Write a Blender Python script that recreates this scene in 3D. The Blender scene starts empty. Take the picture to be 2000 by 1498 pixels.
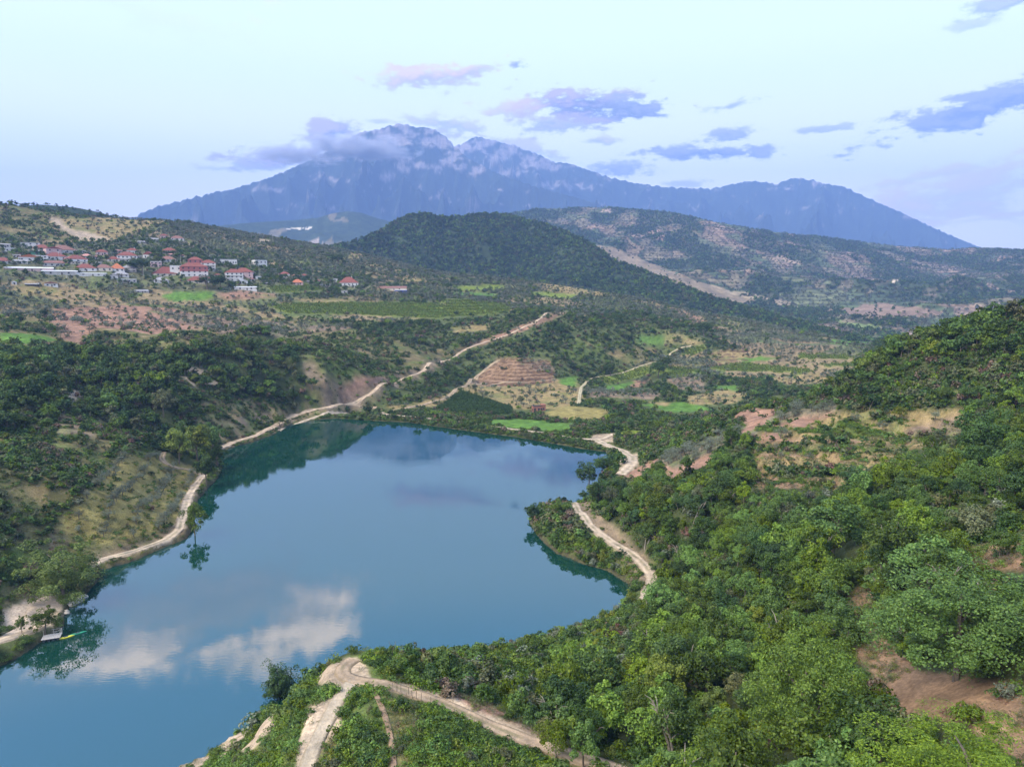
import bpy, bmesh, math, random
import numpy as np
from mathutils import Vector, Matrix, Quaternion
random.seed(7); RNG = np.random.default_rng(7)
S = bpy.context.scene
COL = S.collection
R = math.radians

# ------------------------------------------------------------------ camera
F = 1388.0; CX, CY = 1000.0, 749.0; PITCH = R(7.2); CAMZ = 75.0
cam = bpy.data.cameras.new('camera'); camo = bpy.data.objects.new('camera', cam); COL.objects.link(camo)
cam.sensor_fit = 'HORIZONTAL'; cam.sensor_width = 36.0; cam.lens = 36.0 * F / 2000.0
cam.clip_start = 1.0; cam.clip_end = 60000.0
camo.location = (0, 0, CAMZ); camo.rotation_euler = (math.pi / 2 - PITCH, 0, 0)
S.camera = camo

# ------------------------------------------------------------------ render settings
S.render.engine = 'CYCLES'
cy = S.cycles
cy.use_denoising = True
try: cy.denoiser = 'OPENIMAGEDENOISE'
except Exception: pass
cy.max_bounces = 5; cy.diffuse_bounces = 2; cy.glossy_bounces = 2; cy.transmission_bounces = 2
cy.volume_bounces = 0; cy.transparent_max_bounces = 6
cy.caustics_reflective = False; cy.caustics_refractive = False
cy.use_adaptive_sampling = True; cy.adaptive_threshold = 0.02
S.view_settings.view_transform = 'Standard'; S.view_settings.look = 'None'
S.view_settings.gamma = 1.0; S.view_settings.use_curve_mapping = False
S.view_settings.exposure = 1.30

# ------------------------------------------------------------------ sky, clouds, sun
SUN_EL, SUN_AZ = R(47), R(-122)      # azimuth from +Y towards +X
SKY_STRENGTH = 0.118
world = bpy.data.worlds.new('World'); S.world = world; world.use_nodes = True
def build_world():
    nt = world.node_tree; N = nt.nodes; L = nt.links; N.clear()
    def n(t, **k):
        o = N.new(t)
        for a, b in k.items(): setattr(o, a, b)
        return o
    def m(op, a, b=None, c=None, clamp=False):
        o = n('ShaderNodeMath', operation=op); o.use_clamp = clamp
        for i, v in enumerate((a, b, c)):
            if v is None: continue
            if isinstance(v, (int, float)): o.inputs[i].default_value = v
            else: L.new(v, o.inputs[i])
        return o.outputs[0]
    def mixc(f, a, b, mode='MIX'):
        o = n('ShaderNodeMix', data_type='RGBA', blend_type=mode)
        for s, v in ((0, f), (6, a), (7, b)):
            if isinstance(v, (int, float)): o.inputs[s].default_value = v
            elif isinstance(v, tuple): o.inputs[s].default_value = (*v, 1)
            else: L.new(v, o.inputs[s])
        return o.outputs[2]
    out = n('ShaderNodeOutputWorld'); bg = n('ShaderNodeBackground')
    bg.inputs['Strength'].default_value = SKY_STRENGTH
    sky = n('ShaderNodeTexSky', sky_type='NISHITA'); sky.sun_disc = False
    sky.sun_elevation = SUN_EL; sky.sun_rotation = SUN_AZ
    sky.air_density = 1.0; sky.dust_density = 0.6; sky.ozone_density = 1.2; sky.altitude = 200
    tc = n('ShaderNodeTexCoord'); sep = n('ShaderNodeSeparateXYZ'); L.new(tc.outputs['Generated'], sep.inputs[0])
    az = m('ARCTAN2', sep.outputs[0], sep.outputs[1]); el = m('ARCSINE', sep.outputs[2])
    # evening high veil: a pale layer over the clear sky, thinner towards the zenith
    veil = n('ShaderNodeValToRGB'); veil.color_ramp.interpolation = 'EASE'
    cr = veil.color_ramp.elements
    cr[0].position = 0.0; cr[0].color = (7.4, 6.6, 7.0, 1)
    cr[1].position = 1.0; cr[1].color = (3.6, 4.3, 5.6, 1)
    for p, c in ((0.10, (7.2, 6.6, 6.8, 1)), (0.2, (6.2, 6.3, 6.5, 1)), (0.30, (5.1, 5.75, 6.2, 1)), (0.39, (4.7, 5.7, 6.6, 1)), (0.52, (2.5, 4.5, 6.9, 1)), (0.72, (2.5, 3.9, 5.9, 1))):
        e = veil.color_ramp.elements.new(p); e.color = c
    L.new(m('DIVIDE', el, R(55), clamp=True), veil.inputs[0])
    base = mixc(0.88, sky.outputs[0], veil.outputs[0])
    # cloud noise in direction space
    comb = n('ShaderNodeCombineXYZ'); L.new(m('MULTIPLY', az, 1.0), comb.inputs[0]); L.new(m('MULTIPLY', el, 2.3), comb.inputs[1])
    nz = n('ShaderNodeTexNoise'); nz.inputs['Scale'].default_value = 17; nz.inputs['Detail'].default_value = 9; nz.inputs['Roughness'].default_value = 0.62
    nz.inputs['Distortion'].default_value = 0.25
    L.new(comb.outputs[0], nz.inputs['Vector'])
    nz2 = n('ShaderNodeTexNoise'); nz2.inputs['Scale'].default_value = 60; nz2.inputs['Detail'].default_value = 6; nz2.inputs['Roughness'].default_value = 0.6
    L.new(comb.outputs[0], nz2.inputs['Vector'])
    nn = m('ADD', m('MULTIPLY', m('SUBTRACT', nz.outputs[0], 0.5), 4.2), m('MULTIPLY', m('SUBTRACT', nz2.outputs[0], 0.5), 2.0))
    def ang(px, py):
        u, v = (px - CX) / F, (CY - py) / F
        y = math.cos(PITCH) + v * math.sin(PITCH); z = -math.sin(PITCH) + v * math.cos(PITCH)
        return math.atan2(u, y), math.atan2(z, math.hypot(u, y))
    # (px, py) of centre, half sizes in px, softness gain, opacity, tint set, tilt
    clouds = [
        (835, 152, 150, 24, 1.1, .75, 'pink', -.08), (925, 138, 70, 17, 1.1, .7, 'pink', -.25), (1010, 125, 26, 12, 1.0, .7, 'mauve', 0), (1150, 203, 165, 40, 1.2, .95, 'mauve', .04), (1235, 210, 90, 30, 1.1, .85, 'slate', .05), (1015, 212, 80, 26, 1.1, .6, 'pink', .05),
        (1090, 240, 130, 22, 1.0, .6, 'mauve', 0), (880, 243, 120, 20, .95, .5, 'mauve', .12), (645, 255, 60, 30, 1.15, .8, 'mauve', -.25), (570, 300, 120, 20, 1.05, .75, 'mauve', -.12), (500, 318, 90, 16, 1.0, .6, 'mauve', -.1),
        (1010, 287, 140, 20, .95, .55, 'mauve', .2), (1385, 299, 150, 18, 1.05, .85, 'slate', .03), (1425, 262, 70, 18, 1., .7, 'slate', 0),
        (1210, 328, 95, 17, 1.0, .7, 'slate', 0), (1425, 208, 55, 10, 1., .55, 'slate', -.15), (1610, 251, 70, 8, 1., .55, 'slate', 0),
        (1930, 203, 190, 36, 1.15, .9, 'slate', -.22), (1170, 275, 60, 12, .9, .5, 'mauve', 0), (740, 236, 40, 7, .9, .4, 'mauve', 0),
        (1960, 5, 90, 18, .9, .6, 'slate', 0), (1900, 47, 40, 10, .8, .4, 'slate', 0), (1330, 358, 50, 10, .8, .5, 'slate', 0), (430, 330, 60, 10, .8, .35, 'mauve', 0),
        (280, 20, 240, 42, .6, .4, 'veil', .12), (1850, 385, 320, 60, .8, .8, 'rose', -.14), (1900, 430, 150, 8, .7, .5, 'rose', -.08), (1800, 345, 200, 10, .8, .5, 'rose', -.16)]
    tints = {'pink': ((5.0, 3.7, 4.7), (2.6, 2.4, 3.8)), 'mauve': ((3.3, 2.7, 3.5), (.7, .95, 1.7)), 'slate': ((2.2, 2.3, 3.2), (.7, .95, 1.75)),
             'veil': ((4.6, 5.0, 6.8), (4.0, 4.4, 6.2)), 'rose': ((5.9, 4.7, 5.5), (4.4, 4.3, 5.6)), 'cream': ((17.5, 12.3, 9.6), (7.2, 6.0, 6.0)), 'grey': ((5.6, 5.2, 5.6), (4.2, 4.3, 5.0))}
    col = base
    def put(col, a0, e0, ha, he, gain, op, tint, tilt, rag=.95, soft=.78):
        da = m('SUBTRACT', az, a0); de = m('SUBTRACT', m('SUBTRACT', el, e0), m('MULTIPLY', da, -tilt))
        xx = m('DIVIDE', da, ha); yy = m('DIVIDE', de, he)
        d2 = m('ADD', m('MULTIPLY', xx, xx), m('MULTIPLY', yy, yy))
        f = m('SUBTRACT', 1.0, m('SQRT', d2))
        mask = m('MULTIPLY', m('ADD', m('MULTIPLY', f, 1.25), m('MULTIPLY', m('SUBTRACT', nn, 0.12), rag)), gain)
        mask = n_smooth(mask, 0.0, soft)
        mask = m('MULTIPLY', mask, n_smooth(f, -0.85, -0.25))
        t = tints[tint]
        sh = n_smooth(m('ADD', m('MULTIPLY', yy, 0.5), m('MULTIPLY', nn, 0.55)), -0.4, 0.35)
        cc = mixc(sh, t[1], t[0])
        return mixc(m('MULTIPLY', mask, min(1.0, op * 1.2)), col, cc)
    def n_smooth(v, a, b):
        o = n('ShaderNodeMapRange', interpolation_type='SMOOTHSTEP')
        L.new(v, o.inputs[0]); o.inputs[1].default_value = a; o.inputs[2].default_value = b
        return o.outputs[0]
    for (px, py, hx, hy, g, op, t, tilt) in clouds:
        a0, e0 = ang(px, py); col = put(col, a0, e0, hx / F, hy / F, g, op, t, tilt)
    # clouds overhead of the frame, known from their reflection in the lake (reflected pixel -> elevation up)
    for (px, py, hx, hy, g, op, t, tilt) in [(430, 1172, 300, 85, .85, .8, 'grey', 0), (590, 1222, 150, 78, 1.35, .95, 'cream', .25), (230, 1275, 220, 45, 1.2, .9, 'cream', -.2), (480, 1300, 130, 30, .9, .5, 'cream', -.2)]:
        a0, e0 = ang(px, py); col = put(col, a0, -e0, hx / F, hy / F, g, op, t, tilt, .55, .85)
    # ground side of the dome: plain continuation
    col = mixc(m('LESS_THAN', el, -0.002), col, (4.2, 4.5, 6.2))
    L.new(col, bg.inputs[0]); L.new(bg.outputs[0], out.inputs[0])
build_world()
sun = bpy.data.lights.new('sun', 'SUN'); sun.energy = 3.3; sun.angle = R(38); sun.color = (1.0, 0.91, 0.78)
suno = bpy.data.objects.new('sun', sun); COL.objects.link(suno)
sd = Vector((math.sin(SUN_AZ) * math.cos(SUN_EL), math.cos(SUN_AZ) * math.cos(SUN_EL), math.sin(SUN_EL)))
suno.rotation_euler = sd.to_track_quat('Z', 'Y').to_euler(); suno.location = (0, 0, 400)
HAZE_DENSITY = 0.95e-4

# ------------------------------------------------------------------ small helpers
def tag(o, label=None, cat=None, group=None, kind=None):
    if label: o['label'] = label
    if cat: o['category'] = cat
    if group: o['group'] = group
    if kind: o['kind'] = kind
    return o
def mesh_np(name, V, Fc, mats=(), mi=None, smooth=False):
    """Fc: (n,4) or (n,3) int array."""
    me = bpy.data.meshes.new(name)
    V = np.asarray(V, np.float32); Fc = np.asarray(Fc, np.int32); k = Fc.shape[1]
    me.vertices.add(len(V)); me.vertices.foreach_set('co', V.ravel())
    me.loops.add(Fc.size); me.loops.foreach_set('vertex_index', Fc.ravel())
    me.polygons.add(len(Fc)); me.polygons.foreach_set('loop_start', np.arange(0, Fc.size, k, dtype=np.int32))
    for x in mats: me.materials.append(x)
    if mi is not None: me.polygons.foreach_set('material_index', np.asarray(mi, np.int32))
    if smooth: me.polygons.foreach_set('use_smooth', np.ones(len(Fc), bool))
    me.update(calc_edges=True)
    return me
def link(name, me, parent=None, loc=None):
    o = bpy.data.objects.new(name, me); COL.objects.link(o)
    if parent: o.parent = parent
    if loc is not None: o.location = loc
    return o
def empty(name, loc, rz=0.0):
    o = bpy.data.objects.new(name, None); COL.objects.link(o); o.location = loc; o.rotation_euler = (0, 0, rz); o.empty_display_size = 0.5
    return o
class MB:
    def __init__(s): s.v = []; s.f = []; s.m = []
    def box(s, x0, x1, y0, y1, z0, z1, mi=0, M=None):
        b = len(s.v)
        for p in ((x0, y0, z0), (x1, y0, z0), (x1, y1, z0), (x0, y1, z0), (x0, y0, z1), (x1, y0, z1), (x1, y1, z1), (x0, y1, z1)):
            s.v.append(tuple(M @ Vector(p)) if M else p)
        for q in ((0, 3, 2, 1), (4, 5, 6, 7), (0, 1, 5, 4), (1, 2, 6, 5), (2, 3, 7, 6), (3, 0, 4, 7)): s.f.append(tuple(b + i for i in q)); s.m.append(mi)
    def poly(s, pts, mi=0):
        b = len(s.v); s.v += [tuple(p) for p in pts]; s.f.append(tuple(range(b, b + len(pts)))); s.m.append(mi)
    def tube(s, pts, rad, k=6, mi=0):
        b = len(s.v); n = len(pts)
        for i, p in enumerate(pts):
            p = Vector(p); t = (Vector(pts[min(i + 1, n - 1)]) - Vector(pts[max(i - 1, 0)])).normalized()
            a = t.cross(Vector((0.3, 1, 0.1))).normalized(); c = t.cross(a)
            for j in range(k):
                w = 2 * math.pi * j / k; s.v.append(tuple(p + rad[i] * (math.cos(w) * a + math.sin(w) * c)))
        for i in range(n - 1):
            for j in range(k):
                s.f.append((b + i * k + j, b + i * k + (j + 1) % k, b + (i + 1) * k + (j + 1) % k, b + (i + 1) * k + j)); s.m.append(mi)
        s.f.append(tuple(b + (n - 1) * k + j for j in range(k))); s.m.append(mi)
        s.f.append(tuple(b + j for j in reversed(range(k)))); s.m.append(mi)
    def mesh(s, name, mats):
        me = bpy.data.meshes.new(name); me.from_pydata(s.v, [], s.f)
        for x in mats: me.materials.append(x)
        me.polygons.foreach_set('material_index', s.m); me.update(); return me
    def build(s, name, mats, parent=None, loc=None): return link(name, s.mesh(name, mats if isinstance(mats, (list, tuple)) else [mats]), parent, loc)

# ------------------------------------------------------------------ noise
_perm = np.random.default_rng(11).permutation(4096)
_grad = np.random.default_rng(12).uniform(0, 2 * np.pi, 4096)
def perlin(x, y, seed=0):
    xi = np.floor(x).astype(np.int64); yi = np.floor(y).astype(np.int64); xf = x - xi; yf = y - yi
    def g(ix, iy, dx, dy):
        h = _grad[_perm[(_perm[(ix + seed * 131) & 4095] + iy) & 4095]]
        return np.cos(h) * dx + np.sin(h) * dy
    u = xf * xf * xf * (xf * (xf * 6 - 15) + 10); v = yf * yf * yf * (yf * (yf * 6 - 15) + 10)
    a = g(xi, yi, xf, yf); b = g(xi + 1, yi, xf - 1, yf); c = g(xi, yi + 1, xf, yf - 1); d = g(xi + 1, yi + 1, xf - 1, yf - 1)
    return ((a + u * (b - a)) + v * ((c + u * (d - c)) - (a + u * (b - a)))) * 1.5
def fbm(x, y, oct=4, seed=0, gain=0.5):
    s = 0; a = 1.0; f = 1.0
    for i in range(oct): s = s + a * perlin(x * f + 17.3 * i, y * f - 9.1 * i, seed + i); a *= gain; f *= 2.03
    return s
def ridged(x, y, oct=5, seed=0, gain=0.55):
    s = 0; a = 1.0; f = 1.0; w = 1.0
    for i in range(oct):
        n = 1 - np.abs(perlin(x * f + 7.7 * i, y * f + 3.1 * i, seed + i)) * 1.4; n = n * n * w
        s = s + a * n; w = np.clip(n, 0, 1); a *= gain; f *= 2.1
    return s - 1.0
def cells(x, y, seed=0):
    """Voronoi id value in 0..1 and border distance (cheap)."""
    xi = np.floor(x).astype(np.int64); yi = np.floor(y).astype(np.int64)
    d1 = np.full(np.shape(x), 9.0); d2 = d1.copy(); idv = np.zeros(np.shape(x))
    for ox in (-1, 0, 1):
        for oy in (-1, 0, 1):
            h = _perm[(_perm[(xi + ox + seed * 37) & 4095] + yi + oy) & 4095]
            px = xi + ox + 0.5 + 0.42 * np.cos(_grad[h]); py = yi + oy + 0.5 + 0.42 * np.sin(_grad[(h * 7 + 3) & 4095])
            d = np.hypot(px - x, py - y); c = d < d1
            d2 = np.where(c, d1, np.minimum(d2, d)); idv = np.where(c, h / 4096.0, idv); d1 = np.where(c, d, d1)
    return idv, d2 - d1
def sstep(a, b, x): t = np.clip((x - a) / (b - a), 0, 1); return t * t * (3 - 2 * t)

# ------------------------------------------------------------------ photograph geometry: pixel <-> ray
cp, sp = math.cos(PITCH), math.sin(PITCH)
def ray(px, py):
    u = (np.asarray(px, float) - CX) / F; v = (CY - np.asarray(py, float)) / F
    Y = cp + v * sp; Z = -sp + v * cp; h = np.hypot(u, Y)
    return np.arctan2(u, Y), Z / h                        # azimuth, tan(elevation)
def proj(x, y, z):
    d = y * cp - (z - CAMZ) * sp; up = y * sp + (z - CAMZ) * cp; d = np.maximum(d, 1e-3)
    return CX + F * x / d, CY - F * up / d
def inpoly(px, py, poly):
    p = np.asarray(poly, float); r = np.zeros(px.shape, bool)
    bb = (px > p[:, 0].min()) & (px < p[:, 0].max()) & (py > p[:, 1].min()) & (py < p[:, 1].max())
    ix = np.nonzero(bb.ravel())[0]
    if len(ix) == 0: return r
    X = px.ravel()[ix]; Y = py.ravel()[ix]; c = np.zeros(len(ix), bool); n = len(p)
    for i in range(n):
        x0, y0 = p[i]; x1, y1 = p[(i + 1) % n]
        if y0 == y1: continue
        c ^= ((y0 > Y) != (y1 > Y)) & (X < (x1 - x0) * (Y - y0) / (y1 - y0) + x0)
    r.ravel()[ix] = c
    return r
def polyline_dist(X, Y, P):
    """distance to polyline P (n,2) for points X, Y (flat), with the along fraction"""
    best = np.full(X.shape, 1e9)
    for i in range(len(P) - 1):
        ax, ay = P[i]; bx, by = P[i + 1]; dx, dy = bx - ax, by - ay; q = dx * dx + dy * dy + 1e-9
        t = np.clip(((X - ax) * dx + (Y - ay) * dy) / q, 0, 1)
        best = np.minimum(best, np.hypot(X - ax - t * dx, Y - ay - t * dy))
    return best

# ------------------------------------------------------------------ lake outline (pixels of the water's edge, z = 0)
LAKE_PX = [(0, 1301), (31, 1284), (57, 1268), (80, 1252), (105, 1236), (118, 1227), (125, 1204), (132, 1185), (153, 1173), (167, 1162), (184, 1142), (194, 1127), (192, 1113), (226, 1105), (260, 1095),
           (300, 1077), (325, 1067), (362, 1052), (378, 1030), (378, 995), (386, 975), (402, 957), (425, 932), (434, 912), (424, 884), (450, 875), (500, 861), (537, 847), (560, 831), (587, 826), (620, 820),
           (650, 817), (725, 821), (800, 825), (875, 836), (950, 846), (1000, 852), (1075, 865), (1150, 878), (1186, 882), (1192, 900), (1180, 930), (1164, 955), (1152, 975), (1120, 984), (1080, 988), (1048, 1000),
           (1034, 1018), (1050, 1045), (1090, 1080), (1140, 1100), (1190, 1115), (1232, 1142), (1234, 1168), (1216, 1192), (1140, 1232), (1060, 1258), (1000, 1272), (900, 1288), (800, 1294), (700, 1305), (600, 1350),
           (530, 1402), (400, 1478), (300, 1520), (200, 1600), (100, 1900), (-500, 1900), (-420, 1560), (-200, 1420), (-80, 1345)]
def on_level(px, py, z=0.0):
    a, t = ray(px, py); r = (z - CAMZ) / t
    return r * np.sin(a), r * np.cos(a)
def densify(P, step):
    out = []
    for i in range(len(P)):
        a = np.array(P[i], float); b = np.array(P[(i + 1) % len(P)], float); k = max(1, int(np.hypot(*(b - a)) / step))
        for j in range(k): out.append(a + (b - a) * j / k)
    return np.array(out)
_lx, _ly = on_level(*np.array(LAKE_PX, float).T)
LAKE = densify(list(zip(_lx, _ly)), 4.0)
LAKE[:, 0] += 0.5 * fbm(LAKE[:, 0] / 7, LAKE[:, 1] / 7, 3, 5); LAKE[:, 1] += 0.5 * fbm(LAKE[:, 0] / 7 + 50, LAKE[:, 1] / 7, 3, 6)

# ------------------------------------------------------------------ ground control points
PTS = []   # (theta, ln r, z)
def P(px, py, d=None, z=None):
    a, t = ray(px, py)
    if d is None: d = (z - CAMZ) / t
    else: z = CAMZ + d * t
    PTS.append((float(a), math.log(float(d)), float(z)))
def Q(px, d, z): PTS.append((math.atan((px - CX) / F), math.log(d), z))
for p in [(0, 400, 1150), (60, 411, 1180), (130, 424, 1220), (240, 431, 1250), (300, 430, 1250), (400, 447, 1300), (500, 466, 1300), (620, 483, 1300), (740, 506, 1300), (850, 533, 1250), (1000, 547, 1250), (1130, 563, 1200),
          (1260, 587, 1100), (1400, 622, 1000), (1560, 657, 950), (1700, 687, 850), (-250, 380, 1100),
          (100, 450, 1000), (300, 470, 1020), (400, 520, 850), (100, 500, 880), (250, 510, 860), (0, 520, 800), (500, 570, 760), (300, 580, 740), (100, 570, 750), (100, 610, 680), (700, 560, 900), (700, 610, 750), (600, 520, 1000), (900, 600, 800),
          (850, 560, 980), (500, 640, 640), (300, 640, 600), (100, 640, 570), (0, 640, 560), (700, 660, 640), (850, 650, 690), (0, 700, 430), (200, 690, 480), (450, 680, 468), (450, 656, 485), (560, 700, 472), (620, 722, 468), (560, 668, 500), (330, 670, 470), (550, 780, 430),
          (390, 740, 420), (320, 770, 385), (0, 800, 330), (200, 800, 350), (300, 850, 330), (0, 900, 265), (150, 900, 275), (0, 1000, 215), (150, 1000, 222), (0, 1100, 178), (-200, 900, 240), (-200, 1100, 170), (-300, 700, 400), (450, 790, 400),
          (760, 745, 522), (850, 710, 585), (1000, 650, 700), (1080, 615, 790), (690, 710, 500), (1000, 720, 630), (1080, 712, 650), (1100, 680, 680), (1200, 650, 760), (1300, 640, 850), (1400, 660, 860), (960, 748, 590), (880, 740, 565),
          (1200, 725, 690), (1330, 690, 800), (1400, 720, 740), (1500, 690, 800), (1600, 690, 830), (1550, 665, 930), (1100, 590, 1000), (950, 570, 1050), (1200, 610, 1000),
          (1480, 797, 330), (1430, 812, 325), (1350, 850, 305), (1250, 900, 292), (1500, 850, 258), (1500, 930, 215), (1700, 850, 240), (1700, 805, 268), (1850, 850, 222), (1900, 805, 245), (1600, 785, 305),
          (1300, 1000, 190), (1400, 1000, 185), (1400, 1100, 152), (1600, 1000, 165), (1600, 1100, 133), (1800, 1000, 148), (1800, 1100, 118), (2000, 1000, 132), (2000, 1100, 108), (1850, 930, 180), (2000, 900, 175), (1300, 1200, 136), (1400, 1250, 114),
          (1300, 1350, 94), (1200, 1300, 113), (1500, 1350, 87), (1500, 1450, 75), (1700, 1200, 105), (1700, 1350, 80), (1850, 1450, 66), (2000, 1250, 88), (2000, 1400, 66), (1100, 1260, 127), (1000, 1300, 116), (1150, 1400, 88), (2200, 1200, 80), (2200, 900, 150),
          (680, 1300, 84), (780, 1300, 86), (850, 1360, 79), (1000, 1430, 72), (1150, 1490, 67), (660, 1320, 82), (620, 1400, 75), (620, 1480, 67), (560, 1400, 82), (480, 1480, 80), (700, 1290, 87), (900, 1300, 95), (800, 1450, 66)]:
    P(*p)
# right hill crest: photograph shows tree tops, the soil is about 4 m lower
for px, py, d in [(1610, 772, 340), (1650, 745, 335), (1690, 712, 330), (1750, 672, 320), (1850, 640, 312), (1950, 610, 302), (2000, 595, 297), (2150, 560, 290)]: P(px, py + 4000 / d * 1.35, d)
for px, py, z in [(690, 790, 3), (640, 800, 3), (560, 815, 3), (500, 845, 2.5), (760, 803, 2.5), (300, 900, 4), (340, 1000, 3), (330, 1040, 2), (250, 1075, 1.5), (185, 1095, 1.5), (800, 813, 2), (900, 825, 2), (1000, 838, 2), (1100, 853, 2), (1190, 855, 3),
                  (1050, 795, -5), (1030, 828, -4), (1100, 830, -3.5), (930, 795, -2), (850, 783, 0), (1200, 800, -4), (1100, 770, -5), (1350, 780, -5), (1280, 830, -1), (1500, 760, -2), (1225, 905, 5), (1190, 1055, 4), (1130, 1000, 4.5), (1270, 1130, 4),
                  (1080, 1020, 5), (1130, 1050, 4.5), (40, 1180, 2.5), (80, 1150, 2.5), (110, 1190, 1.2), (40, 1235, 1.5), (0, 1250, 1.8), (1160, 920, 5), (-100, 1250, 3), (920, 745, -1), (1150, 740, -3), (1280, 708, -1)]:
    P(px, py, z=z)
for q in [(1000, 30, 32), (1500, 30, 36), (2200, 35, 44), (600, 40, 30), (300, 55, 18), (0, 60, 6), (-300, 60, 0), (1700, 440, 5), (1850, 450, 15), (2000, 450, 25), (2200, 440, 50), (1600, 430, -3), (1480, 420, -6), (1560, 470, -6), (1750, 560, -8), (1900, 700, -5), (2100, 800, 5),
          (-500, 300, 30), (-500, 600, 70), (-500, 1000, 130), (2500, 200, 60), (2500, 400, 60), (2500, 900, 20), (2000, 900, 0)]: Q(*q)
# behind the skyline the land falls away
for px, d, z in [(-300, 1700, 130), (0, 1750, 120), (240, 1800, 110), (500, 1800, 90), (740, 1750, 50), (1000, 1650, 20), (1260, 1500, 0), (1500, 1350, -12), (1700, 1250, -15), (2000, 1300, -15), (2400, 1300, 0),
                 (-300, 2600, 60), (300, 2600, 40), (700, 2600, 10), (1100, 2400, -15), (1500, 2200, -20), (2000, 2200, -20), (2500, 2200, -10)]: Q(px, d, z)
PTS = np.array(PTS)
_lk = densify(list(zip(_lx, _ly)), 14.0)
_la = np.arctan2(_lk[:, 0], _lk[:, 1]); _lr = np.hypot(_lk[:, 0], _lk[:, 1])
ok = (_lk[:, 1] > 0) & (np.abs(_la) < 1.0)
PTS = np.vstack([PTS, np.c_[_la, np.log(np.maximum(_lr, 1)), np.full(len(_la), 0.4)][ok]])
def rbf_fit(P_, c=0.02, lam=1e-3):
    A = P_[:, :2]; d = np.sqrt(((A[:, None] - A[None]) ** 2).sum(-1) + c * c)
    n = len(A); M = np.zeros((n + 3, n + 3)); M[:n, :n] = d - lam * np.eye(n); M[:n, n] = 1; M[:n, n + 1:] = A; M[n, :n] = 1; M[n + 1:, :n] = A.T
    b = np.r_[P_[:, 2], 0, 0, 0]
    w = np.linalg.lstsq(M, b, rcond=None)[0]
    def ev(th, lr):
        sh = th.shape; th = th.ravel(); lr = lr.ravel(); o = w[n] + w[n + 1] * th + w[n + 2] * lr
        for i in range(n): o += w[i] * np.sqrt((th - A[i, 0]) ** 2 + (lr - A[i, 1]) ** 2 + c * c)
        return o.reshape(sh)
    return ev
ev = rbf_fit(PTS)
# polar tessellation of the ground: finer near, coarser far
TH = np.linspace(R(-52), R(52), 620)
LR = np.concatenate([np.arange(math.log(28), math.log(500), 0.0062), np.arange(math.log(500), math.log(720), 0.0032), np.arange(math.log(720), math.log(1350), 0.0062), np.arange(math.log(1350), math.log(3000), 0.02), np.arange(math.log(3000), math.log(32000), 0.08)])
RR = np.exp(LR); nT, nR = len(TH), len(LR)
# evaluate the smooth surface on a coarser lattice and upsample (it is smooth)
kt, kr = 2, 2
ti = np.unique(np.r_[np.arange(0, nT, kt), nT - 1]); ri = np.unique(np.r_[np.arange(0, nR, kr), nR - 1])
Zc = ev(*np.meshgrid(TH[ti], np.clip(LR[ri], None, math.log(2600))))
tmp = np.array([np.interp(TH, TH[ti], row) for row in Zc])
Z = np.array([np.interp(LR, LR[ri], tmp[:, j]) for j in range(nT)]).T.copy()          # (nR, nT)
THg, LRg = np.meshgrid(TH, LR); Rg = np.exp(LRg); GX = Rg * np.sin(THg); GY = Rg * np.cos(THg)
Z = np.where(Rg > 2600, Z * sstep(9000, 2600, Rg) - 30 * (1 - sstep(9000, 2600, Rg)), Z)
# distance to the water's edge (signed, + on land)
nearm = (Rg < 560)
sdm = np.full(Z.shape, 300.0)
X_, Y_ = GX[nearm], GY[nearm]
sdm[nearm] = polyline_dist(X_, Y_, np.vstack([LAKE, LAKE[:1]]))
ins = np.zeros(Z.shape, bool); ins[nearm] = inpoly(X_, Y_, LAKE)
sdm = np.where(ins, -sdm, sdm)
land = sstep(0, 25, sdm)
Z += land * sstep(20, 120, Rg) * (1.6 * fbm(GX / 38, GY / 38, 4, 21) + 5.0 * sstep(350, 700, Rg) * fbm(GX / 170, GY / 170, 3, 25) * sstep(1300, 900, Rg) + 0.35 * fbm(GX / 7, GY / 7, 3, 23))
# gullies on the left slope
gm = sstep(-.2, -.3, THg) * sstep(300, 360, Rg) * sstep(620, 520, Rg)
Z += gm * 5.0 * ridged(GX / 90, GY / 130, 3, 31)
lo = 0.30 * sdm - np.maximum(0, sdm - 7) * 1.3
Z = np.where(sdm > 0, np.maximum(Z, np.minimum(lo, 2.0)), Z)
hi = np.where(sdm > 45, 1e9, np.where(GX < -50, .45 + .38 * sdm + np.maximum(0, sdm - 12) * .5, 0.7 + 0.85 * sdm + np.maximum(0, sdm - 12)))
Z = np.where(sdm > 0, np.minimum(Z, hi), np.maximum(-4.0, 0.35 * sdm))
def rowf(r): return np.interp(np.log(np.maximum(r, 28)), LR, np.arange(nR))
def bil(A, x, y):
    x = np.asarray(x, float); y = np.asarray(y, float)
    th = np.arctan2(x, y); fr = rowf(np.hypot(x, y)); ft = np.clip((th - TH[0]) / (TH[1] - TH[0]), 0, nT - 1.001)
    i = np.clip(np.floor(fr).astype(int), 0, nR - 2); j = np.floor(ft).astype(int); a = fr - i; b = ft - j
    return A[i, j] * (1 - a) * (1 - b) + A[i + 1, j] * a * (1 - b) + A[i, j + 1] * (1 - a) * b + A[i + 1, j + 1] * a * b
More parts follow.
